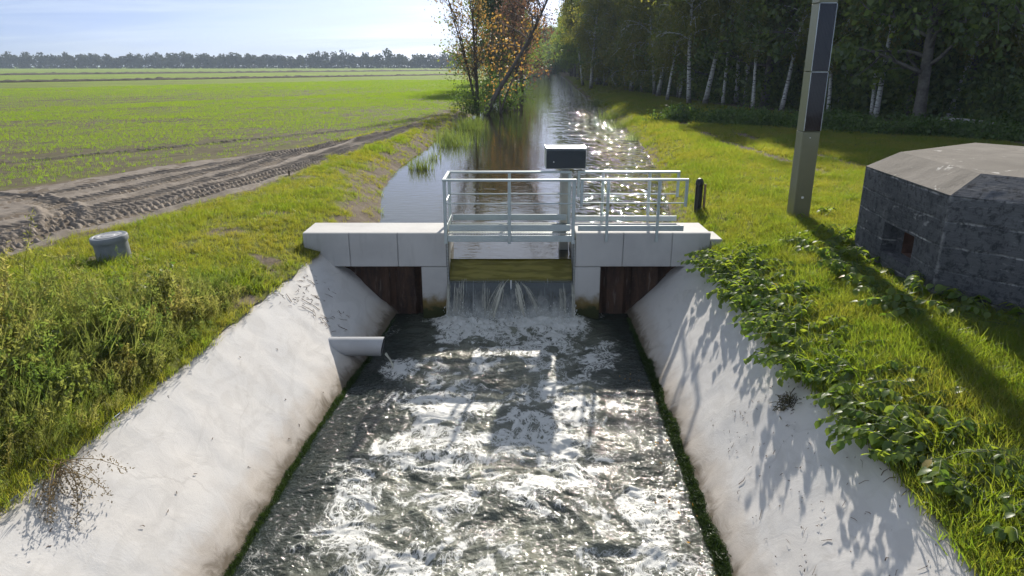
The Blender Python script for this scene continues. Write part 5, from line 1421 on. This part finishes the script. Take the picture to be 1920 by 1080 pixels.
def weed_mesh(seed, hgt, n_leaf, spread, lsize, mat, wid=0.28):
    r = np.random.RandomState(seed); m = MB(); cen = []
    for k in range(3):
        a = r.rand() * 6.28; d = np.array([math.cos(a) * 0.25, math.sin(a) * 0.25, 1.0]); p = np.array([r.normal() * 0.03, r.normal() * 0.03, -0.05]); L = hgt * (0.7 + 0.45 * r.rand()); pts = [p]
        for s_ in range(5):
            d = d + r.normal(size=3) * 0.10; d /= np.linalg.norm(d); pts.append(pts[-1] + d * L / 5)
        m.tube(pts, [0.005 * (1 - 0.8 * s_ / 5) for s_ in range(6)], 3, False)
        for j in range(12):
            t = 0.2 + 0.8 * j / 12; kk = min(t * 5, 4.99); i0 = int(kk); q = pts[i0] * (1 - kk + i0) + pts[i0 + 1] * (kk - i0); aa = j * 2.4 + r.rand(); el = 0.7
            e = q + np.array([math.cos(aa), math.sin(aa), el]) * spread * (1.15 - t) * (0.6 + 0.6 * r.rand())
            for u in np.linspace(0.25, 1.0, 5): cen.append(q + (e - q) * u)
        for u in np.linspace(0.75, 1.0, 8): kk = min(u * 5, 4.99); i0 = int(kk); cen.append(pts[i0] * (1 - kk + i0) + pts[i0 + 1] * (kk - i0))
    cen = np.array(cen); idx = r.choice(len(cen), n_leaf); c = cen[idx] + r.normal(size=(n_leaf, 3)) * 0.018
    lm = leaves_mesh('weed', c, lsize, wid=wid, up=-0.9, seed=seed + 3)
    V = np.zeros(len(lm.vertices) * 3); lm.vertices.foreach_get('co', V); V = V.reshape(-1, 3); F = [list(p.vertices) for p in lm.polygons]; o = len(V)
    me = mesh_np('weed_kind', np.concatenate([V, np.array(m.v)]), F + [[i + o for i in f] for f in m.f], False)
    me.materials.append(M[mat]); return me
def weeds():
    r = np.random.RandomState(37)
    n = 3500; y = 2.6 + 9.2 * r.rand(n); x = top_l(y) - 0.03 - 4.2 * r.rand(n) ** 1.25
    d = top_l(y) - x
    far = np.interp(y, [2.6, 5.0, 7, 8.5, 9.6, 10.6, 11.6], [3.2, 2.8, 2.2, 1.55, 1.0, 0.6, 0.2])
    ok = (d < far * (1 + 0.35 * fbm(x * 0.7, y * 0.7, 2, 39))) & (r.rand(n) < 0.25 + 0.75 * sstep(0.0, 0.3, d))
    x, y, d, far = x[ok], y[ok], d[ok], far[ok]; n = len(x)
    s_ = (0.5 + 0.85 * r.rand(n) ** 1.6) * (0.8 + 0.5 * fbm(x * 0.9, y * 0.9, 2, 45)) * (0.45 + 0.75 * sstep(0.0, 0.9, d)) * (0.6 + 0.5 * sstep(0, 0.6, far - d)) * np.interp(y, [3, 8, 11], [1.1, 1.0, 0.6])
    kinds = [weed_mesh(350, 0.78, 300, 0.10, 0.024, 'weed_leaf', 0.2), weed_mesh(351, 0.95, 320, 0.08, 0.020, 'weed_leaf', 0.22), weed_mesh(352, 0.60, 260, 0.15, 0.030, 'weed_leaf', 0.26), weed_mesh(353, 0.42, 200, 0.15, 0.034, 'weed_leaf', 0.42),
             tuft_mesh('tall_grass', 355, 34, 0.55, 0.06, 0.0035, 'weed_leaf', 3, (0.1, 0.6))]
    pk = np.clip(((fbm(x * 0.6, y * 0.6, 2, 43) + 0.5) * 4 + r.normal(size=n) * 0.9).astype(int), 0, 3)
    pk = np.where(r.rand(n) < 0.36, 4, pk)
    tint = np.clip(0.45 + 1.0 * fbm(x * 0.8, y * 0.8, 2, 44) + 0.25 * r.normal(size=n), 0, 1)
    scatter('weeds', np.stack([x, y, gz(x, y)], 1), rand_rot(n, 0.16), s_, pk, tint, kinds, 'dense feathery weeds above the concrete slope')
    # a few more in the rough grass by the slope rim on the other side and round the beam end
    return n
n_weed = weeds()
print('scatter', n_grass, n_crop, n_weed)
# single plants that stand out
br = make_protos([(221, 9, 0.75, 0.45, 12, 0.5)], 40)[0]
plant_obj('leafy_weed', br, (-5.05, 8.9, float(gz(-5.05, 8.9))), 0, 0.95, 'bright green leafy bush standing out of the feathery weeds', 'bush', None)
def dry_weed():
    r = np.random.RandomState(41); root = empty('dry_weed', (-4.0, 5.35, -0.4), 'withered brown weed drooping over the concrete slope', 'weed'); m = MB(); cen = []
    for k in range(12):
        a = r.normal() * 0.6 - 0.5; d = np.array([math.cos(a) * 0.8, math.sin(a) * 0.8, 0.5]); pts = [np.array([-4.03, 5.35, -0.40]) + r.normal(size=3) * 0.04]
        L = 0.40 + 0.35 * r.rand()
        for s_ in range(8):
            d = d + np.array([0, 0, -0.22]) + r.normal(size=3) * 0.10; d /= np.linalg.norm(d); q = pts[-1] + d * L / 8
            sz = Z_DN + (q[0] - float(toe_l(q[1]))) / (float(top_l(q[1])) - float(toe_l(q[1]))) * 1.315 + 0.03 + 0.05 * r.rand(); q[2] = max(q[2], sz); pts.append(q)
            if s_ > 1:
                for _ in range(16): cen.append(q + r.normal(size=3) * 0.03)
        m.tube(pts, [0.006 * (1 - 0.7 * s_ / 8) for s_ in range(9)], 4, False)
    m.build('stems', 'stem_dry', root)
    link('foliage', leaves_mesh('foliage', np.array(cen), 0.015, 0.35, seed=6), root, 'weed_dry')
dry_weed()
# dark moss along the waterline of both slopes
def moss():
    r = np.random.RandomState(47); n = 26000; y = 2.5 + 10.2 * r.rand(n); sd = r.rand(n) < 0.42
    tl = np.where(sd, toe_l(y), toe_r(y)); tp = np.where(sd, top_l(y), top_r(y))
    width = np.where(sd, 0.022, 0.058) * (1 + 1.3 * fbm(y * 1.3, y * 0 + sd, 4, 48)) * sstep(12.6, 10.2, y)
    q = -0.06 + (width + 0.05) * r.rand(n); x = tl + (tp - tl) * q; z = Z_DN + 1.315 * q
    k = q < width * (0.8 + 0.4 * r.rand(n)); x, z, y, sd = x[k], z[k], y[k], sd[k]; n = len(x)
    kinds = [tuft_mesh('moss_kind', 360 + i, 12, 0.035, 0.018, 0.004, 'moss_blade', 1) for i in range(2)]
    rot = np.stack([r.normal(size=n) * 0.4, np.where(sd, 0.5, -0.5) + r.normal(size=n) * 0.3, r.rand(n) * 6.28], 1)
    scatter('moss', np.stack([x, y, z], 1), rot, 0.8 + 0.6 * r.rand(n), r.randint(2, size=n), r.rand(n), kinds, 'dark green moss along the waterline of the slopes')
moss()
# twigs, dead leaves and crumbs lying on the slopes
def slope_pt(side, y, q, lift=0.012):
    toe, top = (toe_l, top_l) if side < 0 else (toe_r, top_r)
    return np.array([float(toe(y)) + (float(top(y)) - float(toe(y))) * q, y, Z_DN + 1.315 * q + lift])
def litter():
    r = np.random.RandomState(53); m = MB(); dl = []
    def stick(side, y, q, L, ang, rad):
        p = slope_pt(side, y, q); p2 = slope_pt(side, y + math.cos(ang) * L, q + math.sin(ang) * L / 1.9); mid = (p + p2) / 2 + np.array([0, 0, 0.006]) + r.normal(size=3) * 0.008
        m.tube([p, mid, p2], [rad, rad * 0.9, rad * 0.5], 4)
    for k in range(60): stick(-1, 10.2 + 1.7 * r.rand(), 0.58 + 0.36 * r.rand(), 0.04 + 0.22 * r.rand() ** 3, r.normal() * 0.6 + 2.4, 0.0025 + 0.003 * r.rand())
    for k in range(26): stick(-1, 10.6 + 0.9 * r.rand(), 0.30 + 0.25 * r.rand(), 0.05 + 0.18 * r.rand() ** 2, r.normal() * 0.6 + 2.4, 0.003 + 0.003 * r.rand())
    for k in range(16): stick(-1, 4.5 + 6 * r.rand(), 0.1 + 0.8 * r.rand(), 0.02 + 0.03 * r.rand(), r.rand() * 6, 0.004)
    for k in range(210):
        q = 1 - r.rand() ** 1.1 * 0.75; stick(1, 3.7 + 4.2 * r.rand(), q, 0.012 + 0.11 * r.rand() ** 4, r.rand() * 6, 0.0015 + 0.0025 * r.rand())
    o = m.build('litter', 'twig'); tag(o, 'twigs and crumbs scattered over the concrete slopes', kind='stuff')
    c = slope_pt(1, 7.05, 0.80, 0.0); cm2 = MB()
    for k in range(130):
        d = r.normal(size=3) * np.array([0.05, 0.07, 0.03]); d[2] = abs(d[2]) - 0.05 * d[0] / 0.05 * -0.9; a = c + d; b = a + r.normal(size=3) * 0.045
        cm2.tube([a, (a + b) / 2 + r.normal(size=3) * 0.01, b], 0.0045, 4)
    tag(cm2.build('grass_clod', 'clod'), 'dark clod of withered grass lying on the concrete slope', kind='stuff')
litter()

def floating_leaves():
    r = np.random.RandomState(59); n = 46; y = 3.8 + 6.5 * r.rand(n); x = toe_r(y) - 0.05 - 0.45 * r.rand(n) ** 2
    o = link('floating_leaves', leaves_mesh('floating_leaves', np.stack([x, y, np.full(n, Z_DN + 0.035)], 1), 0.022, 0.5, up=-0.2, seed=8), None, 'leaf_orange')
    tag(o, 'small orange leaves drifting along the mossy slope', kind='stuff')
floating_leaves()

# ------------------------------------------------------------------ air
def haze():
    o = MB().box(-900, 900, -30, 1500, -3.2, 40).build('haze', 'spray')
    o.data.materials.clear()
    m, nt = new_mat('haze_air')
    pv = nd(nt, 'ShaderNodeVolumePrincipled', {'Color': (0.70, 0.84, 1.0, 1), 'Density': 0.00042, 'Anisotropy': 0.0})
    nd(nt, 'ShaderNodeOutputMaterial', {'Volume': pv.outputs[0]})
    o.data.materials.append(m)
    tag(o, 'pale autumn haze over the fields', kind='stuff')
haze()
